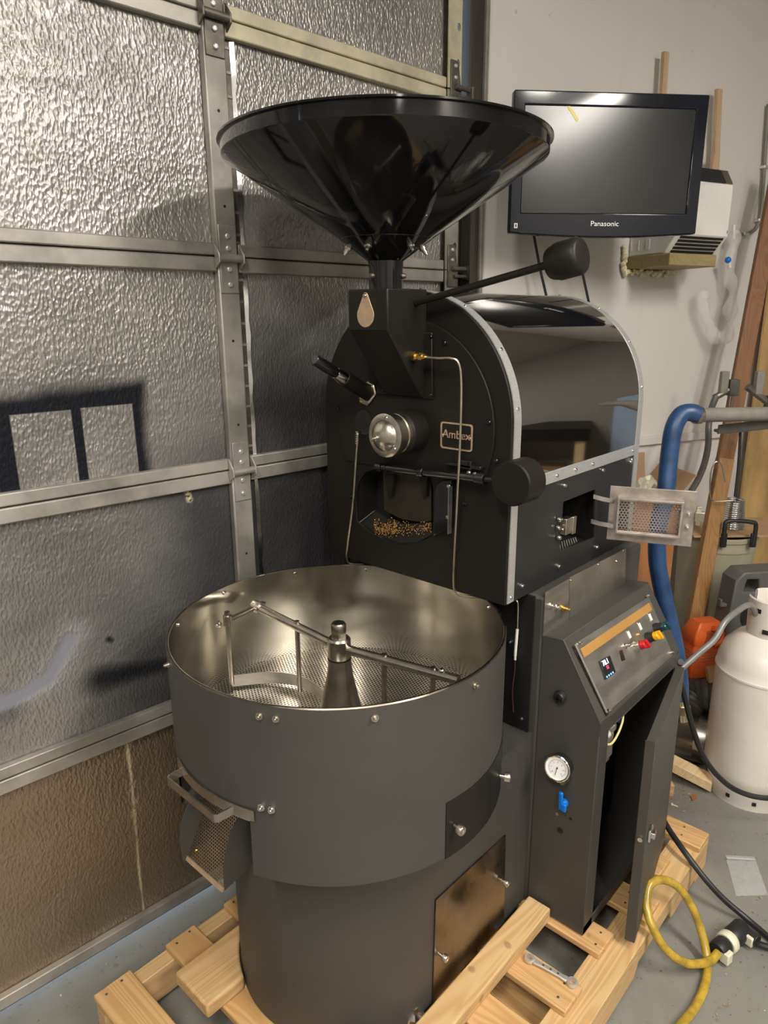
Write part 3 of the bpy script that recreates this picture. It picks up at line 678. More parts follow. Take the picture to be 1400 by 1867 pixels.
i0 = .006
tr.plate([(x0, -yy, dp), (x1, -yy, dp), (x1, yy, dp), (x0, yy, dp)], [[(x0+i0, -yy+i0, dp), (x1-i0, -yy+i0, dp), (x1-i0, yy-i0, dp), (x0+i0, yy-i0, dp)]], (0, 0, .002))
tr.build('tray_rim', RUSTY, fd, FDF, bevel=.001)
MB().poly([(x0, -yy, -.012), (x1, -yy, -.012), (x1, yy, -.012), (x0, yy, -.012)], [(0, 1, 2, 3)])
bkm = MB(); bkm.poly([(x0, -yy, -.014), (x1, -yy, -.014), (x1, yy, -.014), (x0, yy, -.014)], [(0, 1, 2, 3)]); bkm.build('perforated_back', PERF_T, fd, FDF, smooth=False)
for yb in (.2, -.28): bolt(fd, FDF @ V((w2*.86, h2*yb, 0)), nz, .0045, .016, CHR, 'stud')
lk = MB().box(w2, w2+.022, -.004, .02, -.012, .006).box(w2+.004, w2+.016, -.018, .03, -.02, -.012).build('door_latch', NICK, fd, FDF, bevel=.001)
for (px, py, qx, qy) in ((1082, 905, 1122, 915), (1078, 950, 1116, 959)):
    a = oy(px, py, YS-.002); b_ = dep(qx, qy, 1.79); mid = (a+b_)/2-V((0, .004, 0)); d = (b_-a); up_ = UP*.0055
    s_ = MB(); P_ = [a, a.lerp(b_, .3)+V((-.004, -.008, 0)), b_.lerp(a, .25)+V((0, -.004, 0)), b_+d*.05]
    s_.poly([p+up_ for p in P_]+[p-up_ for p in P_], [(i, i+1, 5+i, 4+i) for i in range(3)]); s_.build('hinge_strap', RUSTY, fd, solid=.003)

# --- base cabinet under the drum
base = MB().box(1.353, XB-.005, .735, 1.375, .122, ZB-.004).build('base_cabinet', CHAR, RO, bevel=.008)
MB().box(1.3475, 1.352, .758, 1.33, .618, .98).build('mesh_backing', CAV, RO)
mesh = MB(); mesh.poly([(1.3455, .758, .618), (1.3455, 1.33, .618), (1.3455, 1.33, .98), (1.3455, .758, .98)], [(0, 1, 2, 3)]); mesh.build('mesh_panel', PERF_M, RO, smooth=False)
bolt(RO, ox(931, 1170, 1.345), -PX, .005, .008, CHR); bolt(RO, ox(951, 1310, 1.345), -PX, .0045, .005, HINGE)
# loose thermocouple lead with its white connector
MB().tube([ox(936, 1092, 1.33), ox(943, 1097, 1.33), ox(944, 1110, 1.332), ox(943, 1150, 1.335)], .002, 6, 5).build('sensor_lead', WIRE, RO)
MB().cyl(ox(943, 1147, 1.335), ox(939, 1196, 1.335), .0035, seg=10).cyl(ox(939, 1196, 1.335), ox(939, 1203, 1.335), .0028, seg=8).build('lead_connector', WPLAST, RO)
MB().tube([ox(939, 1203, 1.335), ox(938, 1225, 1.333), ox(934, 1260, 1.335), ox(936, 1298, 1.337)], .0014, 6, 5).build('frayed_lead', mat('dark_red_braid', (.08, .02, .02), .6), RO)
# steel side panels above the control cabinet
pz = lambda L: [oy(x, y, .7335) for x, y in L]
def quad(L, y, name, m, th=.002, parent=RO): return MB().prism([oy(a, b, y) for a, b in L], (0, -th, 0)).build(name, m, parent)
sl = quad([(993, 1080), (1036, 1055), (1036, 1131), (989, 1160)], .7345, 'bare_steel_plate', STEELD)
sr = quad([(1037, 1053), (1140, 1000), (1138, 1064), (1037, 1130)], .7345, 'vent_panel', PERF_S)
MB().prism([oy(a, b, .7348) for a, b in ((1037, 1053), (1140, 1000), (1138, 1064), (1037, 1130))], (0, .0003, 0)).build('vent_backing', STEELD, RO)
for px, py in ((1003, 1104), (1014, 1107)): bolt(sl, oy(px, py, .7325), -PY, .0065, .012, CHR, kind='nut')
bolt(sl, oy(1024, 1108, .7325), -PY, .006, .022, BRASS, 'brass_nipple', 'nut')
for px, py in ((1040, 1058), (1136, 1004), (1090, 1029)): bolt(sr, oy(px, py, .7325), -PY, .0025, .002, CHR, 'rivet')
bolt(RO, oy(1123, 1023, .7335), -PY, .004, .004, CHR)

# --- control cabinet with sloping panel and a door standing ajar
CX0, CX1 = 1.353, 1.838; PRO = [(.736, .122), (.736, .888), (.682, .893), (.578, .718), (.578, .122)]
cab = MB()
def side(x0, x1): cab.prism([(x0, y, z) for y, z in PRO], (x1-x0, 0, 0))
side(CX0, CX0+.004); side(CX1-.004, CX1)
cab.prism([(CX0, .736, .888), (CX0, .682, .893), (CX0, .682, .889), (CX0, .736, .884)], (CX1-CX0, 0, 0))
cab.prism([(CX0, .682, .893), (CX0, .578, .718), (CX0, .582, .716), (CX0, .686, .891)], (CX1-CX0, 0, 0))
cab.box(CX0, CX0+.048, .578, .582, .122, .718); cab.box(CX1-.03, CX1, .578, .582, .122, .718); cab.box(CX0, CX1, .578, .584, .682, .718); cab.box(CX0, CX1, .578, .582, .122, .15)
cab.box(CX0+.046, CX0+.05, .578, .60, .15, .682); cab.box(CX0+.046, CX1-.03, .578, .60, .678, .682)
cab.box(CX0, CX1, .578, .736, .122, .126)
cab.build('control_cabinet', CHAR, RO, bevel=.002)
MB().box(CX0+.005, CX1-.005, .728, .733, .13, .88).build('cabinet_lining', CAV, RO)
# slope frame
sA, sB = V((0, .682, .893)), V((0, .578, .718)); sdn = (sB-sA).normalized(); snn = V((0, sdn.z, -sdn.y)).normalized()
if snn.y > 0: snn = -snn
def os_(x, y, off=0): return onp(x, y, sA+snn*off, snn)
def onslope(L, off, th, name, m, parent=RO, bevel=.0006): return MB().prism([os_(a, b, off) for a, b in L], snn*th).build(name, m, parent, bevel=bevel)
cp = onslope([(1044, 1176), (1181, 1088), (1225, 1195), (1107, 1298)], .0005, .003, 'control_panel', STEELD)
onslope([(1058, 1183), (1183, 1099), (1189, 1112), (1065, 1199)], .0036, .0006, 'brown_tape', TAPE, cp, 0)
ed = MB().cyl(os_(1048, 1174, .006), os_(1106, 1299, .006), .0032, seg=10).build('chrome_edge', CHR, cp)
for px, py in ((1054, 1174), (1178, 1087), (1222, 1190), (1108, 1294)): bolt(cp, os_(px, py, .0035), snn, .004, .012, CHR, 'panel_screw')
onslope([(1042, 1179), (1050, 1175), (1108, 1302), (1104, 1306)], .0003, .0025, 'panel_border', STEELB, cp, 0)
# temperature controller
dq = [(1090, 1206), (1108, 1196), (1119, 1226), (1101, 1240)]
dsp = onslope(dq, .003, .006, 'temperature_display', GLOSS2, cp)
dx = (os_(1119, 1226)-os_(1101, 1240)); dxn = (os_(1108, 1196)-os_(1090, 1206)+dx).normalized(); dyn = snn.cross(dxn)
fr = lambda px, py, off: frame(os_(px, py, off), dxn, dyn)
text('78.1', .0175, fr(1104, 1207.5, .0098), E_W, dsp, ext=.0002, sx=1.0); text('52', .0105, fr(1108, 1216.5, .0098), E_R, dsp, ext=.0002)
for k in range(4): MB().box(-.0021, .0021, -.0019, .0019, 0, .0004).build('display_key', E_B, dsp, fr(1106.5+k*3.6, 1234-k*2.7, .0096))
onslope([(1128, 1187), (1134, 1184), (1140, 1203), (1133, 1206)], .0034, .0003, 'stain_spot', STEELB, cp, 0)
# selector switches with white legend plates
for (lx, ly, kx, ky, m, big) in ((1147, 1157, 1158, 1176, REDP, 1), (1167, 1142, 1182, 1160, YELP, 0), (1186, 1125, 1197, 1143, GRNP, 0)):
    lp = MB().ob(os_(lx, ly, .0045), dxn*.0085, dyn*.0125, snn*.001).build('legend_plate', STEELD, cp, bevel=.001)
    MB().ob(os_(lx, ly, .006), dxn*.0055, dyn*.0088, snn*.0004).build('legend_card', WHT, lp)
    P = os_(kx-2, ky+3, .004)
    sw = MB().lathe([(0, 0), (.0145, 0), (.0145, .006), (.0125, .012), (.0125, .02), (0, .02)], P, snn, 24).build('selector_base', CHR if big else BLKR, cp)
    MB().lathe([(0, 0), (.0112, 0), (.0108, .012), (.0085, .015), (0, .0155)], P+snn*.02, snn, 24).ob(P+snn*.035, dxn*.0035+dyn*.0018, (dyn*.0105-dxn*.004), snn*.0065).build('selector_knob', m, sw, bevel=.0012)
bolt(cp, os_(1137, 1178, .0035), snn, .006, .02, CHR, 'indicator_stem', 'nut')
bolt(cp, os_(1161, 1157, .0035), snn, .0022, .007, ORL, 'indicator_tip')
# front face fittings
gc = ox(1025, 1393, CX0)
gau = MB().lathe([(0, 0), (.026, 0), (.029, .004), (.029, .028), (.0315, .030), (.0315, .034), (.028, .0345), (.028, .031), (0, .031)], gc+V((0, 0, 0)), V((-1, -.12, .22)), 40).build('pressure_gauge', BLKR, RO)
gn = V((-1, -.12, .22)).normalized(); gx = UP.cross(gn).normalized(); GF = frame(gc+gn*.0325, gx, gn.cross(gx))
MB().lathe([(.0275, .0), (.0315, .0), (.0318, .003), (.0295, .0045), (.0275, .0038), (.0275, 0)], (0, 0, 0), (0, 0, 1), 40).build('gauge_bezel', CHR, gau, GF)
fcx = MB().lathe([(0, 0), (.0275, 0), (.0275, .0008), (0, .0008)], (0, 0, 0), (0, 0, 1), 40).build('gauge_dial', WHT, gau, GF)
tk = MB()
for k in range(31):
    an = R(-135+270*k/30); L = .004 if k % 5 == 0 else .0022
    tk.ob((math.sin(an)*(.0215-L/2), math.cos(an)*(.0215-L/2), .0011), V((math.sin(an), math.cos(an), 0))*L/2, V((math.cos(an), -math.sin(an), 0))*.0003, V((0, 0, .0002)))
tk.build('dial_ticks', BLKR, fcx, GF)
for k, s_ in enumerate(('0', '2', '4', '6', '8', '10', '12')):
    an = R(-135+270*k/6); text(s_, .0042, GF @ M.Translation((math.sin(an)*.0145, math.cos(an)*.0145, .001)), BLKR, fcx, 'dial_number', .0001)
MB().ob((-.001, -.006, .0022), (.0016, .0105, 0), (.0005, -.0001, 0), (0, 0, .0003)).lathe([(0, 0), (.002, 0), (.002, .0006), (0, .0006)], (0, 0, .0016), (0, 0, 1), 12).build('needle', BLKR, fcx, GF)
gp = MB().cyl(gc+V((-.004, -.016, -.03)), gc+V((-.028, -.016, -.026)), .008, seg=12).build('gauge_fitting', NICK, gau)
MB().cyl(gc+V((0, .022, -.035)), gc+V((-.016, .022, -.032)), .006, seg=6).build('gauge_stem', BRASS, gau)
vcn = ox(1030, 1462, CX0); vm = MB().lathe([(0, 0), (.011, 0), (.011, .012), (.009, .016), (0, .016)], vcn, -PX, 20)
vm.ob(vcn+V((-.018, .002, .012)), (.004, 0, 0), (0, .0055, 0), (0, .001, .024)); vm.ob(vcn+V((-.018, -.006, -.002)), (.0045, 0, 0), (0, .007, 0), (0, 0, .011)); vm.build('gas_valve_handle', BLUE, RO, bevel=.003)
kn = ox(1023, 1269, CX0); ko = MB().lathe([(0, 0), (.0155, 0), (.0155, .004), (.014, .005), (.0135, .014), (.012, .016), (0, .016)], kn, -PX, 24).build('cord_grip', BLKR, RO)
MB().ob(kn+V((-.017, 0, 0)), (.0015, 0, 0), (0, .010, 0), (0, 0, .002)).ob(kn+V((-.017, 0, 0)), (.0015, 0, 0), (0, .002, 0), (0, 0, .010)).build('grip_cross', GLOSS2, ko)
for px, py, r in ((1015, 1484, .004), (1040, 1493, .0045), (1021, 1514, .0085)): bolt(RO, ox(px, py, CX0), -PX, r, .0006, CAV if r != .004 else STEELD, 'panel_hole')
# cabinet contents glimpsed through the gap
rl = MB().box(1.47, 1.55, .63, .68, .50, .62).build('relay_block', PAPERB, RO, bevel=.003)
MB().box(1.46, 1.50, .60, .64, .625, .64).box(1.44, 1.475, .595, .63, .57, .632).build('terminal_rail', GREYP, RO, bevel=.001)
for k in range(3): MB().box(1.475+.022*k, 1.49+.022*k, .605, .63, .625+.008*k, .652+.008*k).build('blue_terminal', BLWIRE, RO, bevel=.002)
MB().tube([V((1.405, .60, .64)), V((1.44, .588, .618)), V((1.48, .588, .625)), V((1.515, .592, .65)), V((1.52, .60, .675))], .0028, 8, 6).build('cream_wire', YLWIRE, RO)
MB().tube([V((1.45, .60, .66)), V((1.475, .592, .672)), V((1.5, .594, .66)), V((1.51, .60, .64))], .0022, 8, 6).build('blue_wire', BLWIRE, RO)
MB().cyl((1.435, .60, .66), (1.47, .60, .655), .008, seg=12).sph((1.45, .603, .635), .011).build('wire_nut', WPLAST, RO)
sv = MB().cyl((1.44, .615, .58), (1.44, .615, .55), .011, seg=14).cyl((1.44, .615, .55), (1.44, .615, .525), .016, seg=6).cyl((1.44, .615, .525), (1.44, .615, .50), .013, seg=14).cyl((1.44, .615, .50), (1.445, .612, .475), .017, seg=8).build('solenoid_fitting', CHR, RO)
MB().box(1.42, 1.465, .60, .645, .582, .622).build('solenoid_coil', DGREY, RO, bevel=.003)
# the cabinet door, hinged at the far end, slightly open
hgx, ang = 1.812, R(11.5); HF = M.Translation(V((hgx, .574, 0))) @ M.Rotation(ang, 4, 'Z')          # local -x runs along the closed door
cdr = MB(); DWd, z0, z1 = .408, .124, .684
cdr.box(-DWd, 0, -.020, -.017, z0, z1); cdr.box(-DWd, -DWd+.003, -.019, .004, z0, z1); cdr.box(-DWd, 0, -.019, .002, z1-.003, z1); cdr.box(-DWd, 0, -.019, .002, z0, z0+.003); cdr.box(-.003, 0, -.019, .0, z0, z1)
cdo = cdr.build('cabinet_door', CHAR, RO, HF, bevel=.0015)
MB().box(-DWd+.02, -DWd+.05, -.027, -.020, .405, .437).box(-DWd+.026, -DWd+.044, -.036, -.026, .413, .429).build('door_latch', CHR, cdo, HF, bevel=.002)
MB().cyl((-DWd-.006, -.008, .425), (-DWd, -.008, .425), .006, seg=12).build('latch_bolt', CHR, cdo, HF)
MB().box(-.006, .006, -.01, .002, .2, .26).box(-.006, .006, -.01, .002, .55, .61).build('door_hinge', STEELD, cdo, HF)

# --- cooling bin
BC = V((.951, 1.003, 0)); BRr, BZ0, BZ1, BFZ = .355, .625, .98, .745
def bp(deg, r, z): return BC+V((r*math.cos(R(deg)), r*math.sin(R(deg)), z))
bn = MB().lathe([(BRr, .745), (BRr, BZ1), (BRr-.004, BZ1), (BRr-.004, .745)], BC, UP, 128).lathe([(BRr-.004, .745), (BRr-.004, BZ0), (BRr, BZ0), (BRr, .745)], BC, UP, 112, R(198.5), R(514.5), PX).build('bin_shell', CHAR, RO, ang=60)
MB().lathe([(BRr-.0042, BFZ-.01), (BRr-.0042, BZ1+.0015), (BRr-.0058, BZ1+.0015), (BRr-.0058, BFZ-.01)], BC, UP, 128).build('bin_liner', STEEL, RO, ang=60)
MB().lathe([(BRr-.006, BZ1+.0012), (BRr-.001, BZ1+.0022), (BRr+.0006, BZ1)], BC, UP, 128).build('bin_rim', STEELB, RO)
bf_ = MB().lathe([(.03, BFZ), (BRr-.006, BFZ)], BC, UP, 96).build('perforated_floor', PERF_F, RO)
MB().lathe([(.24, BZ0+.002), (BRr-.004, BZ0+.002)], BC, UP, 64, R(198.5), R(514.5), PX).build('bin_bottom', CHAR, RO)
for px, py in ((318, 1136), (308, 1215), (473, 1290), (503, 1294), (683, 1297), (865, 1243)):
    # where the line of sight meets the shell
    d = ray(px, py); a_ = d.x**2+d.y**2; b2 = 2*((CAM.x-BC.x)*d.x+(CAM.y-BC.y)*d.y); c2 = (CAM.x-BC.x)**2+(CAM.y-BC.y)**2-BRr**2
    D_ = b2*b2-4*a_*c2
    if D_ < 0 or px == 318: continue
    P = CAM+d*((-b2-math.sqrt(D_))/2/a_); P.z = .96; nn = (P-BC); nn.z = 0; bolt(bn, P, nn, .0052, .010, NICK, kind='nut')
for dg in (64.7, 34.3, 98.3, -31.6, 130, 5): bolt(bn, bp(dg, BRr-.006, .968), -(bp(dg, 1, 0)-BC), .0048, .004, CHR, 'rivet')
for dg in (-157.2, -154): bolt(bn, bp(dg, BRr, .778), bp(dg, 1, 0)-BC, .0055, .010, CHR, kind='nut')
# curved inspection cover low on the bin, with its two thumb screws
ic = MB(); n = 16; A0, A1 = -101.5, -56
pts = [bp(A0+(A1-A0)*i/n, BRr+.0015, .745) for i in range(n+1)]+[bp(A0+(A1-A0)*i/n, BRr+.0015, .622) for i in range(n+1)]
ic.poly(pts, [(i, i+1, n+2+i, n+1+i) for i in range(n)])
ico = ic.build('inspection_cover', BLK, RO, solid=.003)
for dg, z in ((-98.3, .688), (-67, .680)): bolt(ico, bp(dg, BRr+.003, z), bp(dg, 1, 0)-BC, .0095, .022, NICK, 'thumb_screw', 'knob')
# --- agitator
ag = MB().lathe([(.052, BFZ), (.05, BFZ+.012), (.03, BFZ+.10), (.026, BFZ+.13), (.026, BFZ+.148), (0, BFZ+.148)], BC, UP, 32).build('agitator_hub', STEELW, RO)
AZ = .918
MB().lathe([(0, BFZ+.148), (.024, BFZ+.15), (.0255, BFZ+.153), (.0255, .938), (.022, .942), (0, .942)], BC, UP, 28).lathe([(.0175, .94), (.0175, .956), (0, .956)], BC, UP, 6).lathe([(.0165, .955), (.0165, .972), (.014, .976), (0, .977)], BC, UP, 24).build('hub_cap', STEELW, ag)
la = oz(468, 1106, AZ+.008); ra_ = oz(836, 1240, AZ); la.z = AZ+.008
arm = MB().cyl(BC+UP*AZ, la, .0105, seg=18).build('agitator_arm', STEELW, RO)
MB().cyl(la.lerp(BC+UP*AZ, .06), la.lerp(BC+UP*AZ, -.03), .0145, seg=16).build('arm_collar', STEELW, arm)
xr = oz(415, 1131, AZ+.005); MB().cyl(la, xr, .0062, seg=12).build('cross_rod', STEELW, arm)
for p in (la.lerp(xr, -.18), xr.lerp(la, -.25)): bolt(arm, p, p-la.lerp(xr, .5), .006, .012, CHR, kind='nut')
arm2 = MB().cyl(BC+UP*AZ, ra_, .0105, seg=18).build('agitator_arm', STEELW, RO)
def paddle(top, zbot, r, par, top_ext=.022):
    b = V((top.x, top.y, zbot)); return MB().cyl(top+UP*top_ext, b, r, seg=12).build('paddle_rod', STEELW, par)
paddle(xr, BFZ+.012, .0065, arm); MB().cyl(xr+UP*-.012, xr+UP*.012, .0105, seg=14).build('rod_clamp', STEELW, arm)
m1 = la.lerp(BC+UP*AZ, .52); paddle(V((m1.x, m1.y, AZ)), BFZ+.01, .006, arm, .018)
r1p = BC.lerp(V((ra_.x, ra_.y, 0)), .40); r2p = BC.lerp(V((ra_.x, ra_.y, 0)), .80)
for q in (r1p, r2p): paddle(V((q.x, q.y, AZ)), BFZ+.01, .006, arm2, .013)
for q in (r2p.lerp(V((ra_.x, ra_.y, 0)), .35), ): bolt(arm2, V((q.x, q.y, AZ+.009)), UP, .007, .006, CHR)
def blade(P0, P1, bow, z0, z1, name, par, m=STEELD):
    n = 10; d = P1-P0; nrm = V((-d.y, d.x, 0)).normalized(); t = [P0.lerp(P1, i/n)+nrm*bow*math.sin(math.pi*i/n) for i in range(n+1)]
    b = MB(); b.poly([V((p.x, p.y, z1)) for p in t]+[V((p.x, p.y, z0)) for p in t], [(i, i+1, n+2+i, n+1+i) for i in range(n)])
    return b.build(name, m, par, solid=.004)
blade(V((xr.x, xr.y, 0)), V((BC.x+.01, BC.y+.045, 0)), .06, BFZ+.006, BFZ+.036, 'paddle_blade', arm)
b2 = blade(V((r1p.x-.006, r1p.y, 0)), V((r2p.x+.08, r2p.y+.10, 0)), .012, BFZ+.006, BFZ+.036, 'paddle_blade', arm2)
for k in range(3): p = V((r1p.x, r1p.y, BFZ+.03)).lerp(V((r2p.x+.08, r2p.y+.10, BFZ+.03)), .15+.3*k); bolt(b2, p+V((-.004, -.003, 0)), V((-.7, -.7, .3)), .005, .005, CHR, 'rivet')
# --- plenum drum below the bin (round at the front, flat sides running back into the base)
PRr = .255; n = 48; out = [BC+V((PRr*math.cos(R(90+180*i/n)), PRr*math.sin(R(90+180*i/n)), .122)) for i in range(n+1)]+[V((1.356, BC.y-PRr, .122)), V((1.356, BC.y+PRr, .122))]
MB().prism(out, UP*(.622-.122)).build('plenum_drum', CHAR, RO, ang=25)
yw = BC.y-PRr
clz = lambda p: V((p.x, p.y, max(p.z, .126)))
ap = MB().prism([clz(oy(a, b, yw-.001)) for a, b in ((793, 1640), (920, 1522), (916, 1698), (787, 1828))], (0, -.003, 0)).build('access_panel', STEELB, RO)
for px, py in ((802, 1740), (914, 1605)): bolt(ap, oy(px, py, yw-.004), -PY, .0085, .02, NICK, 'thumb_screw', 'knob')
# chrome levelling foot
MB().lathe([(0, 0), (.024, 0), (.026, .004), (.022, .012), (.009, .016), (.009, .03), (0, .03)], V((.915, .757, .1195)), UP, 24).build('levelling_foot', CHR, RO)
# --- discharge chute of the bin with its pull handle
HA0, HA1 = 161.5, 200.5
hs = MB(); n = 16; zc = .757
hs.poly([bp(HA0+(HA1-HA0)*i/n, BRr+.002, zc+.011) for i in range(n+1)]+[bp(HA0+(HA1-HA0)*i/n, BRr+.002, zc-.011) for i in range(n+1)], [(i, i+1, n+2+i, n+1+i) for i in range(n)])
hs.build('chute_gate_band', STEELW, RO, solid=.003)
hb_ = MB(); pa_ = bp(166, BRr+.003, zc-.002); pb_ = bp(193.5, BRr+.003, zc-.002); out_ = V((-.034, 0, 0)); P_ = [pa_, pa_+out_+V((0, -.003, 0)), pa_+out_+V((-.004, -.008, 0)), pb_+out_+V((-.004, .008, 0)), pb_+out_+V((0, .003, 0)), pb_]
hb_.poly([p+UP*.0085 for p in P_]+[p-UP*.0085 for p in P_], [(i, i+1, 7+i, 6+i) for i in range(5)])
hb_.build('pull_handle', STEELW, RO, solid=.003)
yl, yr = 1.147, 1.018
Lp = [oy(a, b, yl) for a, b in ((352, 1452), (338, 1478), (330, 1505), (328, 1530), (331, 1552), (335, 1571))]; Rp = [oy(a, b, yr) for a, b in ((432, 1492), (420, 1515), (412, 1545), (407, 1580), (407, 1605), (409, 1623))]
for P_, y in ((Lp, yl), (Rp, yr)):
    pts = P_+[V((.715, y, P_[-1].z+.02)), V((.715, y, P_[0].z))]
    MB().prism(pts, (0, .002 if y == yl else -.002, 0)).build('chute_side', CHAR, RO)
lip0, lip1 = Lp[-1], Rp[-1]; zl = (lip0.z+lip1.z)/2; xl = (lip0.x+lip1.x)/2
tp0 = V((xl+.085, yl, zl+.155)); tp1 = V((xl+.085, yr, zl+.155)); cf0 = V((xl, yl, zl)); cf1 = V((xl, yr, zl)); CF = frame(cf0, cf1-cf0, tp0-cf0)
w_, l_ = (cf1-cf0).length, (tp0-cf0).length
c_ = MB(); c_.poly([(0, .008, 0), (w_, .008, 0), (w_, l_, 0), (0, l_, 0)], [(0, 1, 2, 3)]); c_.build('chute_floor', PERF_C, RO, CF, smooth=False)
MB().box(-.001, w_+.001, 0, .009, -.002, .002).build('chute_lip', TAN, RO, CF)
bolt(RO, CF @ V((.018, .03, 0)), V(CF.col[2][:3]) if V(CF.col[2][:3]).x < 0 else -V(CF.col[2][:3]), .004, .003, BRASS, 'rivet')
MB().prism([V((xl+.09, yl, zl+.005)), V((.72, yl, zl+.005)), V((.72, yl, .64)), V((xl+.09, yl, .64))], (0, yr-yl, 0)).build('chute_back', CHAR, RO)

# ================================================================== pallet, skids and what lies on them
PT = .118
pal = thing('wooden_pallet', (1.2, .9, 0), 'pale pine shipping pallet carrying the roaster', 'pallet')
X0, X1, Y0, Y1 = .465, 1.942, .467, 1.336
starts = [.465, .647, .817, .985, 1.148, 1.335, 1.505, 1.68, 1.858]
for i, x in enumerate(starts):
    e = (i == len(starts)-1); yb = Y0 if e or i == 0 else .515+.01*((i*7) % 3-1)
    if i == 6: yb = .48
    MB().box(x, x+.083+(.008 if i % 3 == 0 else 0), yb, Y1-.002*(i % 3), PT-.018, PT).build('deck_board', PINE_Y, pal, bevel=.003)
for y in (Y0, (Y0+Y1)/2-.02, Y1-.04):
    w_ = .085 if y == Y0 else .04
    pr = [(X0+.004, y, .016), (X0+.26, y, .016), (X0+.28, y, .05), (X0+.46, y, .05), (X0+.48, y, .016), (X1-.52, y, .016), (X1-.50, y, .05), (X1-.30, y, .05), (X1-.28, y, .016), (X1-.002, y, .016), (X1-.002, y, PT-.018), (X0+.004, y, PT-.018)]
    MB().prism(pr, (0, w_, 0)).build('stringer', PINE_X, pal, bevel=.002)
for x in (X0, 1.15, X1-.09): MB().box(x, x+.09, Y0, Y1, .0, .016).build('bottom_board', PINE_Y, pal, bevel=.002)
for i, x in enumerate(starts):
    for y in (Y1-.02, Y0+.06 if i in (0, 8) else .545):
        for k in (0, 1): bolt(pal, V((x+.022+.04*k, y+.006*k, PT)), UP, .0032, .0006, HINGE, 'nail')
arc_ = [(BC.x-math.sqrt((PRr+.004)**2-(y-BC.y)**2), y, PT+.0005) for y in [1.09+.016*i for i in range(9)]]
s1 = origin(MB().prism([(.607, 1.09, PT+.0005)]+arc_+[(.607, 1.218, PT+.0005)], (0, 0, .0375)).build('timber_skid', PINE_X, bevel=.006, seg=3))
tag(s1, 'thick plank end sticking out from under the cooling drum on the pallet', 'plank')
s2 = origin(MB().box(.52, 1.345, .664, .728, PT+.0005, PT+.038).build('timber_skid', PINE_X, bevel=.004, seg=3))
tag(s2, 'long pine plank lying along the foot of the tinted access panel', 'plank')
# ratchet wrench
wa, wb = oz(965, 1752, PT), oz(1043, 1796, PT); WF = frame(wa+UP*.0005, wb-wa, UP.cross(wb-wa)); L = (wb-wa).length
wr = thing('ratchet_wrench', None, 'double-ended chrome ratchet wrench lying on a pallet board', 'wrench', frame=WF)
def ring(cx, name):
    m = MB(); m.lathe([(.0075, .002), (.0115, .002), (.0125, .004), (.0125, .010), (.0115, .012), (.0075, .012), (.0075, .002)], (cx, 0, 0), (0, 0, 1), 24); return m.build(name, ALU, wr, WF)
ring(0, 'ring_head'); ring(L, 'ring_head')
MB().prism([(.012, -.0075, .004), (.03, -.0055, .004), (L-.03, -.0055, .004), (L-.012, -.0075, .004), (L-.012, .0075, .004), (L-.03, .0055, .004), (.03, .0055, .004), (.012, .0075, .004)], (0, 0, .006)).build('shank', ALU, wr, WF, bevel=.0015)
for x in (.035, L/2, L-.035): MB().cyl((x, 0, .0095), (x, 0, .0106), .003, seg=10).build('rivet', HINGE, wr, WF)

# ================================================================== things on and along the white wall
# --- television on a wall arm
tl, tr_, br, bl = at(938, 165, 2.27), at(1291, 170, 2.335), at(1272, 423, 2.335), at(929, 428, 2.27)
tx = ((tr_-tl)+(br-bl)); tx.z = 0; tcen = (tl+tr_+br+bl)/4; TW = ((tr_-tl).length+(br-bl).length)/4; TH = ((tl-bl).length+(tr_-br).length)/4
TF = frame(tcen, tx, UP); tn = V(TF.col[2][:3])
tv = thing('television', None, 'black flat-screen television on an arm against the white wall', 'television', frame=M.Translation(tcen-UP*TH))
n = 16; bot = [(-TW+2*TW*i/n, -TH-.012*math.sin(math.pi*i/n), 0) for i in range(n+1)]
hs_ = [(-TW*.885, -TH*.70, 0), (TW*.875, -TH*.70, 0), (TW*.875, TH*.80, 0), (-TW*.885, TH*.80, 0)]
bz = MB().plate(bot+[(TW, TH, 0), (-TW, TH, 0)], [hs_], (0, 0, -.03)).build('bezel', TVB, tv, TF, bevel=.004)
MB().box(-TW*.89, TW*.88, -TH*.705, TH*.805, -.012, -.006).build('screen', TVS, tv, TF)
MB().prism([(-TW*.97, -TH*.97, -.03), (TW*.97, -TH*.97, -.03), (TW*.97, TH*.97, -.03), (-TW*.97, TH*.97, -.03)], (0, 0, -.03)).box(-TW*.8, TW*.8, -TH*.85, TH*.7, -.085, -.055).build('rear_shell', GPLA, tv, TF, bevel=.006)
text('Panasonic', .021, TF @ M.Translation((.0, -TH*.86, .0006)), WHT, bz, 'maker_name', .0003, sx=1.1)
st = MB().box(-TW*.955, -TW*.92, -TH*.93, -TH*.86, .0003, .0008).build('energy_sticker', WHT, bz, TF)
MB().box(-TW*.949, -TW*.926, -TH*.917, -TH*.872, .0008, .001).build('sticker_mark', GPLA, st, TF)
MB().ob((-TW*.40, TH*.71, -.0055), (.018, -.022, 0), (.0035, .0028, 0), (0, 0, .0004)).build('tape_strip', YEL, tv, TF)
bk = TF @ V((0, 0, -.085)); wl_ = ow(1110, 300); dist = (wl_-bk).dot(-WN)
wp = bk-WN*((bk-Q).dot(WN)); MB().tube([bk, wp], .02, 10, 1).build('wall_arm', BLKR, tv); MB().ob(wp+WN*.008, WW*.06, UP*.09, WN*.007).build('wall_plate', BLKR, tv)
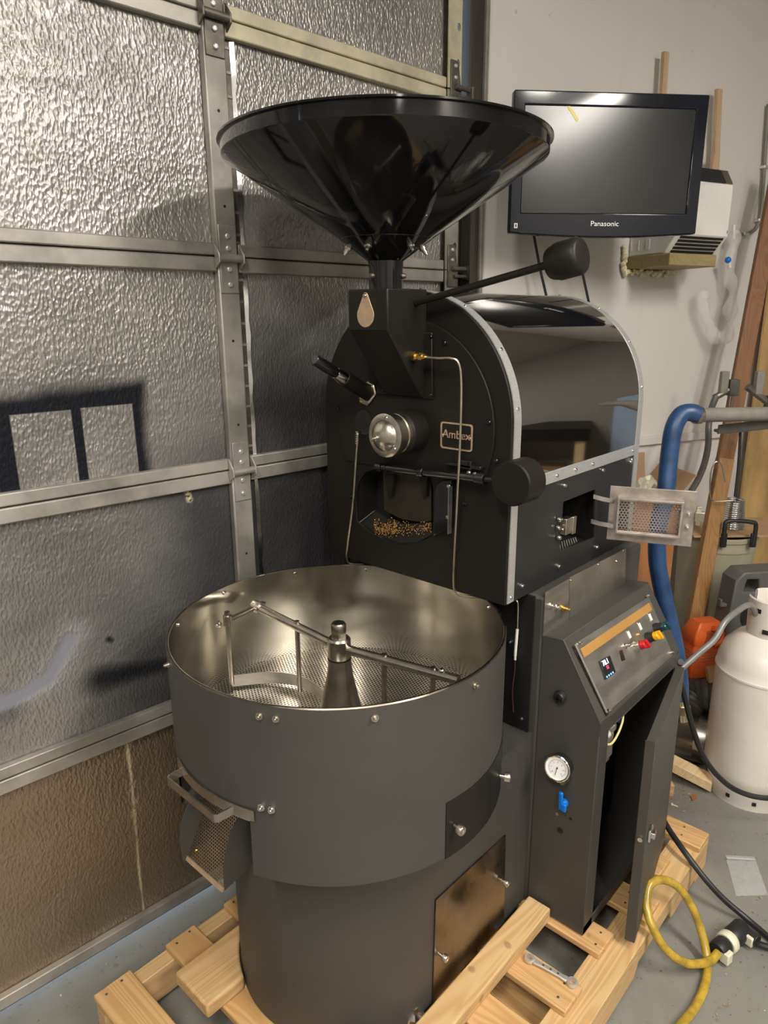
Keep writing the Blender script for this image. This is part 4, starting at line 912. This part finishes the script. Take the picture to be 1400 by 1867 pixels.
for i, (a, b_) in enumerate((((973, 428), (1000, 560)), ((1050, 430), (1078, 575)))):
    c = MB().tube([at(*a, 2.45), at((a[0]+b_[0])/2-1, (a[1]+b_[1])/2, 2.46), at(*b_, 2.47), at(b_[0]+20, b_[1]+120, 2.47)], .0045, 8, 5).build('power_cord', BLKR)
    tag(origin(c), ('thin black cord hanging from the television, beside the lever weight', 'thin black cord hanging from the television behind the lever weight')[i], 'cord')
# --- air conditioner through the wall
AD = .22
def aw(x, y, off): return ow(x, y, off)
lf, rf = aw(1240, 380, AD), aw(1334, 380, AD); zt_, zb_ = aw(1334, 340, AD).z, aw(1334, 432, AD).z; zl_ = zb_-.06
t0 = lf.dot(WW)-Q.dot(WW); t1_ = rf.dot(WW)-Q.dot(WW)
AF = frame(Q, WW, WN); AFz = V(AF.col[2][:3]); sgn = 1 if AFz.z > 0 else -1       # local x along wall, y into room, z = up*sgn
Zs = lambda z: z*sgn
ac = thing('air_conditioner', None, 'white through-wall air conditioner partly hidden by the television', 'air conditioner', frame=M.Translation(Q+WW*((t0+t1_)/2)+UP*zl_))
body = [(t0, 0, zl_), (t0, AD-.05, zl_), (t0, AD, zb_), (t0, AD, zt_), (t0, AD-.035, zt_+.055), (t0, 0, zt_+.055)]
b1 = MB().prism([(x, y, Zs(z)) for x, y, z in body], (t1_-t0, 0, 0)).build('casing', WPLAST, ac, AF, bevel=.006)
MB().prism([(x, y, Zs(z)) for x, y, z in [(t0+.015, AD-.003, zt_+.008), (t0+.015, AD-.031, zt_+.052), (t0+.015, AD-.028, zt_+.055), (t0+.015, AD+.001, zt_+.008)]], (t1_-t0-.06, 0, 0)).build('control_strip', BLKR, ac, AF)
MB().prism([(x, y, Zs(z)) for x, y, z in [(t1_-.043, AD-.003, zt_+.008), (t1_-.043, AD-.031, zt_+.052), (t1_-.043, AD-.028, zt_+.055), (t1_-.043, AD+.001, zt_+.008)]], (.035, 0, 0)).build('control_pad', NICK, ac, AF)
slope = V((0, .05, zb_-zl_)); ln = slope.length; sdir = slope/ln; nrm_ = V((0, sdir.z, -sdir.y))
for k in range(5):
    c = V(((t0+t1_)/2, AD-.05, zl_))+slope*(.14+.18*k)+nrm_*.001
    gap = MB().ob(V((c.x, c.y, Zs(c.z))), ((t1_-t0)/2-.02, 0, 0), V((0, sdir.y, Zs(sdir.z)))*.0042, V((0, nrm_.y, Zs(nrm_.z)))*.0015).build('grille_slot', CAV, ac, AF)
MB().box(t1_-.012, t1_-.009, AD, AD+.001, *sorted((Zs(zb_+.01), Zs(zb_+.02)))).build('badge', GPLA, ac, AF)
for xx, ww in ((.05, .02), (.10, .006), (.135, .006)): MB().box(t0-.002, t0, AD-.07-xx-ww, AD-.07-xx, *sorted((Zs(zl_+.02), Zs(zl_+.055)))).build('side_moulding', WPLAST, ac, AF, bevel=.001)
# lumber shelf under it and the foam around the hole
sh = MB().ob(Q+WW*((t0+t1_)/2-.02)+WN*.105+UP*(zl_-.021), WW*((t1_-t0)/2-.01), WN*.10, UP*.02).build('support_plank', GREENW, bevel=.003)
tag(origin(sh), 'greenish lumber block supporting the air conditioner', 'plank')
fo = MB()
for k in range(26): fo.sph(Q+WW*(t0-.03+(t1_-t0+.03)*k/26)+WN*(.008+.006*random.random())+UP*(zl_-.05+random.gauss(0, .005)), random.uniform(.007, .014), 8)
for k in range(8): fo.sph(Q+WW*(t0-.03+random.gauss(0, .004))+WN*.012+UP*(zl_-.05+.012*k), random.uniform(.008, .013), 8)
tag(origin(fo.build('expanding_foam', FOAM)), 'cream expanding foam squeezed out below the air conditioner', 'foam', kind='stuff')
# wooden strips standing behind
for (xa, ya, xb, yb, hw, lab) in ((1213, 95, 1205, 250, .011, 'thin wooden strip rising above the middle of the television'), (1310, 163, 1304, 318, .0125, 'thin wooden strip standing beside the right edge of the television')):
    a, b_ = ow(xa, ya, .04), ow(xb, yb, .04); b_.z = zt_+.056; 
    tag(origin(MB().ob((a+b_)/2, (a-b_)/2, WW*hw, WN*.008).build('wooden_strip', STICK, bevel=.001)), lab, 'strip')
a = ow(1299, 285, .04); b_ = V((a.x, a.y, zt_+.056)); tag(origin(MB().ob((a+b_)/2-WW*.012+WN*.02, (a-b_)/2+UP*.001, WW*.012, WN*.008).build('wooden_block', STICK, bevel=.001)), 'short wooden block on top of the air conditioner', 'block')
# drain film hanging in a loop with a blue cap
fpts = [(1339, 420), (1338, 445), (1332, 470), (1330, 500), (1336, 530), (1331, 560), (1331, 590), (1322, 615), (1308, 622), (1296, 600), (1284, 570), (1280, 545), (1286, 533)]
P_ = [ow(x, y, .06) for x, y in fpts]
fm = thing('drain_tube', P_[8], 'crumpled clear plastic drain tube looped below the air conditioner', 'tube')
MB().tube(P_, .02, 12, 8, rad=lambda t: .014+.010*abs(math.sin(t*19))+.006*math.sin(t*47)).build('film', FILM, fm)
MB().tube([ow(1338, 410, .06), ow(1337, 436, .06)], .0065, 10, 1).build('spout', WPLAST, fm); MB().sph(ow(1327, 474, .075), .012).build('cap', BLUE, fm); MB().cyl(ow(1329, 478, .075), ow(1330, 488, .075), .006).build('cap_neck', WPLAST, fm)
# conduit with saddles
cp_ = [ow(x, y, .015) for x, y in ((1401, 190), (1396, 260), (1391, 340), (1388, 385), (1381, 412), (1366, 425), (1345, 428))]
cn = thing('conduit', cp_[-1], 'bent metal conduit clipped to the white wall', 'conduit'); MB().tube(cp_, .007, 10, 6).build('pipe', GREYP, cn)
for px, py in ((1394, 305), (1384, 402), (1357, 427)): MB().ob(ow(px, py, .012), WW*.016, UP*.006, WN*.012).build('saddle', ALU, cn, bevel=.003)
# plywood sheet against the wall
py0, py1 = ow(1372, 760, .05), ow(1372, 760, .05)+WW*1.1; zb2, zt2 = ow(1400, 935, .05).z-.6, ow(1400, 400, .05).z
tag(origin(MB().prism([V((py0.x, py0.y, 0)), V((py1.x, py1.y, 0)), V((py1.x, py1.y, zt2)), V((py0.x, py0.y, zt2))], -WN*.012).build('plywood_sheet', PLY, bevel=.001)), 'stained plywood sheet standing against the white wall', 'plywood')
# leaning post in two lengths
pa_, pb_ = at(1262, 1150, 2.53), at(1408, 380, 2.83); dv = (pb_-pa_)
po = thing('leaning_post', pa_, 'brown wooden post leaning across the white wall and trash can', 'post')
side_ = dv.cross(FW).normalized(); fr_ = side_.cross(dv).normalized(); t_ = .42
base_ = pa_-dv*.0; fl0 = pa_+(pa_-pb_)*(pa_.z/(pb_.z-pa_.z))
MB().ob((fl0+pa_.lerp(pb_, t_))/2, (pa_.lerp(pb_, t_)-fl0)/2, side_*.029, fr_*.02).build('lower_length', BRWN2, po, bevel=.004)
MB().ob(pa_.lerp(pb_, (t_-.1+1.1)/2)-fr_*.0, dv*(1.1-t_+.1)/2, side_*.031, fr_*.012).build('upper_length', BROWN, po, bevel=.003)
# pipe with the blue hose hanging from it
pA, pB = at(1268, 757, 2.1), at(1430, 754, 2.16)
gp_ = thing('grey_pipe', pA, 'horizontal grey pipe on an angle-iron bracket in front of leaning post', 'pipe')
MB().cyl(pA, pB+(pB-pA)*2, .0215, seg=24).build('pipe', GREYP, gp_); MB().cyl(at(1266, 757, 2.1), at(1277, 757, 2.105), .0265, seg=24).build('end_collar', STEELW, gp_, bevel=.002)
MB().ob(at(1362, 781, 2.2), (at(1415, 775, 2.2)-at(1309, 787, 2.2))/2, UP*.004, FW*.03).ob(at(1362, 777, 2.17), (at(1415, 771, 2.17)-at(1309, 783, 2.17))/2, UP*.014, FW*.003).build('angle_iron', DGREY, gp_)
hp_ = [(1272, 756, 2.1), (1258, 752, 2.1), (1241, 757, 2.1), (1227, 785, 2.09), (1219, 840, 2.08), (1213, 900, 2.06), (1200, 960, 2.05), (1198, 1020, 2.05), (1208, 1080, 2.04), (1222, 1140, 2.03), (1233, 1190, 2.02), (1239, 1240, 2.01), (1240, 1275, 2.0)]
bh = thing('blue_hose', at(1240, 1310, 2.0), 'thick blue rubber hose hanging from the grey pipe end', 'hose')
P_ = [at(*p) for p in hp_]; MB().tube(P_, .0265, 16, 6).build('hose', BLUEH, bh)
d_ = (P_[-1]-P_[-2]).normalized()
MB().cyl(P_[-1]-d_*.005, P_[-1]+d_*.018, .024, seg=20).lathe([(0, .018), (.03, .018), (.03, .045), (0, .045)], P_[-1], d_, 6).cyl(P_[-1]+d_*.045, P_[-1]+d_*.07, .023, seg=20).build('brass_coupling', mat('pale_brass', (.62, .55, .36), .25, 1, .1, 40), bh)
# bar clamps
for i, (x0, y0, x1, y1, F, lab) in enumerate(((1302, 725, 1345, 702, 2.6, 'metal bar clamp hooked on the left of leaning post'), (1362, 705, 1415, 745, 2.45, 'metal bar clamp on the plywood side of leaning post'))):
    a, b_ = at(x0, y0, F), at(x1, y1, F); c = thing('bar_clamp', a, lab, 'clamp'); MB().tube([a, b_], .012, 10, 1).build('bar', HINGE, c)
    MB().ob(a.lerp(b_, .35)+UP*.04, RT*.014, FW*.012, UP*.04).build('jaw', GREYP, c, bevel=.003); MB().ob(a.lerp(b_, .8), RT*.018, FW*.014, UP*.03).build('sliding_jaw', DGREY, c, bevel=.003); MB().cyl(a.lerp(b_, .8)-UP*.02, a.lerp(b_, .8)-UP*.07, .006).build('screw', STEELW, c)
gh = [(1306, 722, 2.6), (1298, 742, 2.58), (1292, 775, 2.5), (1291, 810, 2.5), (1284, 845, 2.5), (1272, 875, 2.5), (1257, 902, 2.48), (1240, 945, 2.45)]
tag(origin(MB().tube([at(*p) for p in gh], .0115, 10, 6).build('grey_hose', DGREY)), 'thin dark grey hose draped from the left bar clamp', 'hose')
tag(origin(MB().tube([at(1350, 783, 2.2), at(1346, 850, 2.2), at(1340, 905, 2.2)], .0045, 8, 4).build('hanging_cord', BLKR)), 'thin black cord hanging straight from the angle iron', 'cord')

# ================================================================== clutter behind the roaster
# --- trash can with cardboard on top
cz = at(1306, 985, 2.585).z; cc = at(1306, 985, 2.732); cc.z = 0; CK = .78
tc_ = thing('trash_can', cc, 'grey green plastic trash can with black loop handle and cardboard on it', 'trash can')
MB().lathe([(r_*CK, h_) for r_, h_ in [(0, 0), (.16, 0), (.185, cz-.06), (.19, cz-.06), (.19, cz-.05), (.187, cz-.04), (.187, cz-.02), (.194, cz-.018), (.194, cz-.004), (.188, cz), (.183, cz), (.155, .01), (0, .01)]], cc, UP, 40).build('can_body', CANG, tc_)
hd_ = at(1345, 1000, 2.45); hw_ = .034
MB().tube([at(1319, 995, 2.57), at(1321, 962, 2.57), at(1328, 950, 2.57), at(1370, 952, 2.57), at(1378, 960, 2.57), at(1372, 994, 2.57)], .0085, 8, 4).build('handle', BLKR, tc_)
for x in (1319, 1373): MB().ob(at(x, 985, 2.573), RT*.011, FW*.006, UP*.028).build('handle_bracket', BLKR, tc_, bevel=.002)
tag(origin(MB().ob(V((cc.x, cc.y, cz+.006))+RT*.05+FW*.01, RT*.2, FW*.13, UP*.004).build('cardboard_sheet', CARD, bevel=.001)), 'flat brown cardboard sheet lying on the trash can', 'cardboard')
# foil duct end and wire hook
fd_ = at(1338, 922, 2.72); fd_.z = cz+.0105
dm = MB(); pr_ = [(.045, 0)]
for k in range(14): pr_ += [(.05-.0008*k, .004+.0085*k), (.046-.0008*k, .008+.0085*k)]
dm.lathe(pr_, fd_, UP, 28); tag(origin(dm.build('foil_duct', FOILD)), 'crinkled silver foil duct end standing on the cardboard sheet', 'duct')
hk = [at(x, y, 2.57) for x, y in ((1322, 880), (1316, 850), (1305, 842), (1296, 860), (1294, 895), (1298, 912), (1312, 914), (1336, 912))]
tag(origin(MB().tube(hk, .003, 8, 6).build('wire_hook', STEELW)), 'bent steel wire hook looped round the leaning post', 'wire')
# --- cartons
bx0, bx1 = at(1166, 1000, 2.27), at(1228, 1000, 2.31); ztb = at(1200, 905, 2.3).z; dxb = (bx1-bx0); dxb.z = 0
cb_ = thing('cardboard_carton', V((bx0.x, bx0.y, 0)), 'tall open cardboard carton with raised flaps behind the roaster', 'carton')
o_ = V((bx0.x, bx0.y, 0))-dxb*.25; ex = dxb*1.25; ey = FW*.24-RT*.03
def slab(o, a, b, th, name, m, par): return MB().prism([o, o+a, o+a+b, o+b], th).build(name, m, par)
slab(o_, ex, UP*ztb, FW*.004, 'front_wall', CARD2, cb_); slab(o_+ey, ex, UP*ztb, FW*.004, 'back_wall', CARD, cb_); slab(o_, ey, UP*ztb, RT*.004, 'side_wall', CARD, cb_); slab(o_+ex, ey, UP*ztb, RT*-.004, 'side_wall', CARD2, cb_); slab(o_+UP*.01, ex, ey, UP*.004, 'bottom', CARD, cb_)
slab(o_+ey+UP*ztb, ex, UP*.10+FW*.03, FW*.004, 'flap', CARD, cb_); slab(o_+ex+UP*ztb, ey, UP*.07+RT*.05, RT*.003, 'flap', CARD, cb_)
pw = MB(); c = o_+ex*.45+ey*.4+UP*(ztb+.0)
vs = []
for i in range(7):
    for j in range(5): vs.append(c+dxb.normalized()*(.02*(i-3))+FW*(.03*(j-2))+UP*(.02+random.uniform(-.02, .025)))
pw.poly(vs, [(i*5+j, i*5+j+1, (i+1)*5+j+1, (i+1)*5+j) for i in range(6) for j in range(4)])
tag(origin(pw.build('crumpled_paper', OFFW, smooth=False)), 'crumpled off-white packing paper in the open carton', 'paper')
# --- orange jug
jc = at(1275, 1225, 2.43); JZ = jc.z; jt = at(1275, 1130, 2.43).z-JZ
jg = thing('orange_jug', jc, 'orange plastic fuel jug with recessed handle beside the gas tank', 'jug')
JF = frame(jc, RT*.95+FW*.2, FW)
jb_ = MB(); hw_, hd2 = .07, .045
sec = [(0, .96), (.02, 1), (jt*.55, 1), (jt*.60, .95), (jt*.64, 1), (jt*.80, .98), (jt*.95, .74), (jt, .6)]
rg = []
for z, k in sec: rg.append([jb_.bm.verts.new((hw_*k*x, hd2*k*y, z)) for x, y in rrect(1, 1, .22, 4)])
for a, b_ in zip(rg, rg[1:]):
    for i in range(len(a)): jb_.bm.faces.new([a[i], a[(i+1) % len(a)], b_[(i+1) % len(a)], b_[i]])
jb_.bm.faces.new(rg[0][::-1]); jb_.bm.faces.new(rg[-1]); jbo = jb_.build('jug_body', ORANGE, jg, JF)
MB().prism([(-.034, -hd2*1.06, jt*.62), (.026, -hd2*1.06, jt*.62), (.034, -hd2*.98, jt*.86), (-.02, -hd2*.98, jt*.88)], (0, .02, 0)).build('handle_recess', mat('shaded_orange_recess', (.30, .05, .012), .5), jg, JF, bevel=.004)  # raised darker patch, paints the shade of the handle recess
MB().tube([(.004, -hd2*1.12, jt*.62), (.034, -hd2*1.12, jt*.68), (.040, -hd2*1.06, jt*.84), (.0, -hd2*1.0, jt*.93)], .010, 10, 5).build('handle', ORANGE, jg, JF)
for k in range(4): MB().box(-hw_*1.01, hw_*1.01, -hd2*1.01, hd2*1.01, jt*(.30+.055*k), jt*(.30+.055*k)+.006).build('grip_rib', mat('jug_label_print', (.25, .10, .06), .6), jg, JF, bevel=.004)
cr = V((jc.x, jc.y, 0)); tag(origin(MB().ob(cr+RT*.015+UP*(JZ-.001)/2, RT*.055, FW*.03, UP*(JZ-.001)/2).build('storage_box', DGREY, bevel=.004)), 'dark storage box under the orange jug', 'box')
# --- grey moulded case behind the gas tank
kt = at(1365, 1047, 2.36).z; kl, kr = at(1332, 1100, 2.37), at(1440, 1100, 2.40); kd = kr-kl; kd.z = 0; KF = frame(V((kl.x, kl.y, 0)), kd, FW); KL = kd.length
kc = thing('moulded_case', None, 'dark grey moulded plastic case with carrying handle behind the gas tank', 'case', frame=KF)
hz_ = kt-.05
MB().plate([(0, 0, 0), (KL, 0, 0), (KL, 0, kt-.02), (KL-.02, 0, kt), (.04, 0, kt), (.012, 0, kt-.03), (.0, 0, kt-.2)], [[(.045, 0, kt-.075), (.11, 0, kt-.08), (.10, 0, kt-.03), (.055, 0, kt-.028)]], (0, .09, 0)).build('case_body', GPLA, kc, KF, bevel=.006)
MB().lathe([(.05, .0), (.055, -.004), (.04, -.002), (0, .0)], (.10, -.001, kt-.17), (0, 1, 0), 28).build('hose_well', CAV, kc, KF)
MB().box(-.022, .002, .02, .04, kt-.14, kt-.128).box(-.026, -.018, .02, .04, kt-.14, kt-.11).build('side_hook', GPLA, kc, KF, bevel=.003)
# --- propane tank
tcn = G(1.275, 2.11, 0); TR = .152
pt = thing('propane_tank', tcn, 'white steel propane gas tank with collar standing on the floor', 'gas tank')
prf = [(0, .045), (.09, .045), (.128, .055), (TR-.004, .09), (TR, .12), (TR, .462), (TR+.0025, .465), (TR+.0025, .472), (TR, .475), (TR-.003, .50), (TR-.018, .545), (TR-.05, .58), (.07, .602), (.03, .61), (0, .612)]
MB().lathe(prf, tcn, UP, 64).build('tank_body', WHITEP, pt)
MB().lathe([(.128, 0), (.132, 0), (.135, .06), (.131, .06), (.128, 0)], tcn, UP, 48).build('foot_ring', WHITEP, pt)
co_ = MB().lathe([(.070, .60), (.072, .72), (.076, .726), (.080, .722), (.075, .60), (.070, .60)], tcn, UP, 40, R(-200), R(110), RT).build('collar', WHITEP, pt)
MB().cyl(tcn+UP*.60, tcn+UP*.66, .016).cyl(tcn+UP*.645, tcn+UP*.645-RT*.05, .011, seg=6).build('valve', BRASS, pt); MB().lathe([(0, 0), (.022, 0), (.024, .006), (.022, .014), (0, .016)], tcn+UP*.66, UP, 10).build('valve_wheel', GPLA, pt)
for an in (200, 232): p = tcn+(RT*math.cos(R(an))+FW*math.sin(R(an)))*.0765+UP*(.69 if an == 200 else .625); MB().ob(p, UP*.007, (FW*math.cos(R(an))-RT*math.sin(R(an)))*.016, (RT*math.cos(R(an))+FW*math.sin(R(an)))*.003).build('collar_slot', CAV, pt)
for an in (215, 250): p = tcn+(RT*math.cos(R(an))+FW*math.sin(R(an)))*.1345+UP*.032; MB().ob(p, UP*.006, (FW*math.cos(R(an))-RT*math.sin(R(an)))*.006, (RT*math.cos(R(an))+FW*math.sin(R(an)))*.002).build('drain_hole', CAV, pt)
gs = [tcn+UP*.645-RT*.05, at(1368, 1103, 2.05), at(1340, 1117, 2.0), at(1320, 1136, 1.97), at(1303, 1165, 1.95), at(1275, 1190, 1.94), at(1243, 1218, 1.93), at(1222, 1235, 1.93)]
tag(origin(MB().tube(gs, .0095, 12, 6).build('gas_hose', mat('grey_gas_hose', (.24, .24, .235), .3, .2, .1, 20))), 'grey gas hose running from the tank to the control cabinet', 'hose')
bc_ = [V((1.83, .57, .69)), at(1235, 1222, 1.88), at(1246, 1262, 1.89), at(1262, 1325, 1.89), at(1282, 1378, 1.89), at(1310, 1416, 1.90), at(1345, 1442, 1.91), at(1395, 1455, 1.90), at(1470, 1450, 1.9)]
tag(origin(MB().tube(bc_, .0085, 10, 6).build('black_cable', BLKR)), 'black cable curving from the control cabinet across the gas tank', 'cable')
# --- duct pieces on the floor
da, db = at(1232, 1285, 2.335), at(1290, 1362, 2.26); da.z = db.z = .094; dax = (db-da).normalized()
dk = thing('duct_elbow', da, 'galvanised sheet duct elbow with open end on the floor', 'duct')
MB().lathe([(.088, 0), (.09, 0), (.09, .085), (.092, .09), (.09, .095), (.09, (db-da).length), (.086, (db-da).length), (.086, 0), (.088, 0)], da, dax, 40).build('duct_pipe', GALV, dk)
fx = [da+dax*.03+UP*.10, at(1262, 1268, 2.35), at(1290, 1266, 2.335), at(1318, 1272, 2.325)]
MB().tube(fx, .06, 24, 10, rad=lambda t: .058+.0035*math.sin(t*120)).build('flexible_section', DGREY, dk)
# --- offcuts
def plank(a, b, wdir, hw, ht, m, name, lab, cat='board'):
    return tag(origin(MB().ob((a+b)/2, (b-a)/2, V(wdir).normalized()*hw, UP*ht).build(name, m, bevel=.002)), lab, cat)
oa, ob2 = at(1208, 1372, 2.17), at(1297, 1428, 2.10); oa.z, ob2.z = .085, .03
plank(oa, ob2, UP.cross(ob2-oa), .03, .018, PINE_P, 'board_offcut', 'pale pine board offcut on the floor beside the duct elbow')
ka = at(1212, 1424, 2.10); ka.z = .022; plank(ka-RT*.02, ka+RT*.022, FW, .03, .022, PINE_Y, 'wood_block', 'small wood block on the floor by the far pallet corner', 'block')
kb = at(1303, 1228, 2.33); tag(origin(MB().ob(kb, RT*.028+UP*.006, FW*.012, UP*.022+FW*.012).build('cardboard_piece', CARD, bevel=.002)), 'small cardboard piece resting on the flexible duct beside orange jug', 'cardboard')
# --- floor litter
def flat(L, z, h, m, name, lab, cat): return tag(origin(MB().prism([oz(x, y, z) for x, y in L], UP*h).build(name, m, smooth=False)), lab, cat)
zb_g = thing('zip_bag', oz(1355, 1600, 0), 'clear plastic zip bag lying on the concrete floor', 'bag')
L = [(1322, 1559), (1375, 1562), (1400, 1632), (1342, 1634)]; g = MB(); n = 9; vs = []
for i in range(n+1):
    for j in range(n+1):
        u, v = i/n, j/n; x = (1-v)*((1-u)*L[0][0]+u*L[1][0])+v*((1-u)*L[3][0]+u*L[2][0]); y = (1-v)*((1-u)*L[0][1]+u*L[1][1])+v*((1-u)*L[3][1]+u*L[2][1])
        vs.append(oz(x, y, .002+.006*math.sin(math.pi*u)*math.sin(math.pi*v)*random.uniform(.4, 1.3)))
g.poly(vs, [(i*(n+1)+j, i*(n+1)+j+1, (i+1)*(n+1)+j+1, (i+1)*(n+1)+j) for i in range(n) for j in range(n)]); g.build('film', BAGM, zb_g)
MB().prism([oz(x, y, .0065) for x, y in ((1324, 1563), (1376, 1566), (1378, 1569), (1325, 1566))], UP*.0012).build('zip_strip', mat('zip_strip_plastic', (.55, .57, .6), .3, 0, .05, 30, alpha=.7), zb_g)
flat([(1258, 1452), (1268, 1449), (1271, 1456), (1262, 1461)], .0005, .004, mat('red_chip', (.30, .11, .05), .7), 'bark_chip', 'small reddish bark chip on the concrete floor', 'chip')
sc = thing('wood_screw', oz(1230, 1469, 0), 'small pale screw lying on the concrete floor', 'screw'); MB().cyl(oz(1226, 1467, .003), oz(1236, 1471, .003), .0022, seg=8).build('shank', OFFW, sc); MB().cyl(oz(1224, 1466, .004), oz(1226, 1467, .004), .0048, seg=10).build('head', OFFW, sc)
lt_ = MB()
for i in range(170):
    x, y = (random.gauss(1232, 22), random.gauss(1448, 22)) if i < 70 else (random.uniform(1180, 1400), random.uniform(1470, 1867)) if i < 130 else (random.uniform(180, 420), random.uniform(1610, 1770))
    p = oz(x, y, .0008); 
    if X0-.02 < p.x < X1+.02 and Y0-.02 < p.y < Y1+.02 or p.dot(DN) > DC-.03: continue
    s_ = random.uniform(.001, .004); a_ = random.random()*6; lt_.ob(p+UP*.001, V((math.cos(a_), math.sin(a_), 0))*s_, V((-math.sin(a_), math.cos(a_), 0))*s_*random.uniform(.3, .9), UP*.0008)
tag(origin(lt_.build('floor_debris', mat('litter', (.30, .23, .15), .8, 0, .6, 60), smooth=False)), 'tiny wood crumbs and grit scattered over the floor', 'debris', kind='stuff')
# --- yellow hose, plug and cables
yh = [(1309, 1737, .035), (1296, 1751, .03), (1275, 1757, .033), (1248, 1755, .05), (1218, 1735, .085), (1194, 1700, .125), (1180, 1660, .16), (1181, 1622, .19), (1197, 1605, .2), (1222, 1608, .19), (1246, 1628, .155), (1268, 1668, .10), (1283, 1715, .05), (1290, 1760, .016), (1284, 1800, .013), (1266, 1838, .013), (1240, 1870, .013), (1205, 1915, .013)]
tag(origin(MB().tube([oz(*p) for p in yh], .0105, 14, 6).build('yellow_hose', YELH)), 'grimy yellow vinyl hose looped over the pallet edge', 'hose')
p0, p1 = oz(1310, 1732, .03), oz(1352, 1694, .03); d_ = (p1-p0).normalized(); Lp_ = (p1-p0).length
pg = thing('cord_connector', oz(1330, 1716, 0), 'black and white locking plug joining the yellow hose and cable', 'plug')
for a, b_, r, m, nm in ((-.01, .03, .024, BLKR, 'rubber_end'), (.03, .055, .028, OFFW, 'white_band'), (.055, Lp_+.005, .026, BLKR, 'rubber_body')):
    MB().lathe([(0, a), (r*.9, a), (r, a+.004), (r, b_-.004), (r*.9, b_), (0, b_)], p0+d_*.0, d_, 24).build(nm, m, pg)
s_d = oz(1385, 1724, .02)-p1; s_d.z = 0; s_d.normalize(); q1 = p1+d_*-.002
MB().cyl(q1, q1+s_d*.045, .017, seg=16).build('side_outlet', BLKR, pg, bevel=.002); MB().ob(q1+s_d*.028-UP*.002-d_*.012, s_d*.012, UP*.014, d_*.008).build('white_clip', OFFW, pg, bevel=.003); MB().ob(p0-UP*.004+d_*.002+s_d*.02, s_d*.012, UP*.016, d_*.012).build('cord_clamp', OFFW, pg, bevel=.003)
tag(origin(MB().tube([q1+s_d*.04, oz(1385, 1722, .02), oz(1420, 1732, .012), oz(1480, 1750, .01)], .0085, 10, 6).build('black_cable', BLKR)), 'short black cable leaving the plug across the floor', 'cable')
bk_ = [V((1.78, .56, .17)), oz(1203, 1487, .16), oz(1222, 1516, .145), oz(1250, 1556, .13), oz(1285, 1602, .09), oz(1320, 1640, .05), oz(1360, 1674, .02), oz(1400, 1708, .011), oz(1450, 1752, .01)]
tag(origin(MB().tube(bk_, .0085, 10, 6).build('black_cable', BLKR)), 'black cable running from behind the cabinet door over the pallet corner', 'cable')

# ================================================================== the side of the room that the mirror cladding shows
wd = (PF-PE).normalized(); wn = V((wd.y, -wd.x, 0)); wn = wn if wn.dot(V((0, 0, 0))-PE) > 0 else -wn
def rw(t, off, z=0): return PE+wd*t+wn*off+UP*z
tag(origin(MB().prism([rw(.2, .16), rw(.86, .16), rw(.86, .05, 1.28), rw(.2, .05, 1.28)], wn*.03).build('foam_board', mat('pale_blue_foam', (.42, .56, .78), .7, 0, .1, 3), bevel=.003)), 'pale blue foam board leaning on the grey side wall', 'board')
wbh = thing('workbench', rw(1.9, .4), 'dark topped workbench along the grey side wall', 'workbench')
MB().prism([rw(1.0, .02, .86), rw(2.8, .02, .86), rw(2.8, .5, .86), rw(1.0, .5, .86)], UP*.09).build('bench_top', BLK, wbh, bevel=.004)
for t in (1.06, 2.74):
    for o_ in (.08, .44): MB().ob(rw(t, o_, .43), wd*.03, wn*.03, UP*.43).build('leg', PINE_P, wbh)
for i, (t, o_, w_, h_) in enumerate(((1.33, .27, .17, .62), (1.75, .27, .2, .74), (2.3, .27, .2, .5))):
    tag(origin(MB().ob(rw(t, o_, h_/2+.001), wd*w_, wn*.2, UP*h_/2).build('cardboard_carton', CARD, bevel=.004)), ('low cardboard carton under the bench end', 'tall cardboard carton under the bench middle', 'lowest cardboard carton under the far bench end')[i], 'carton')
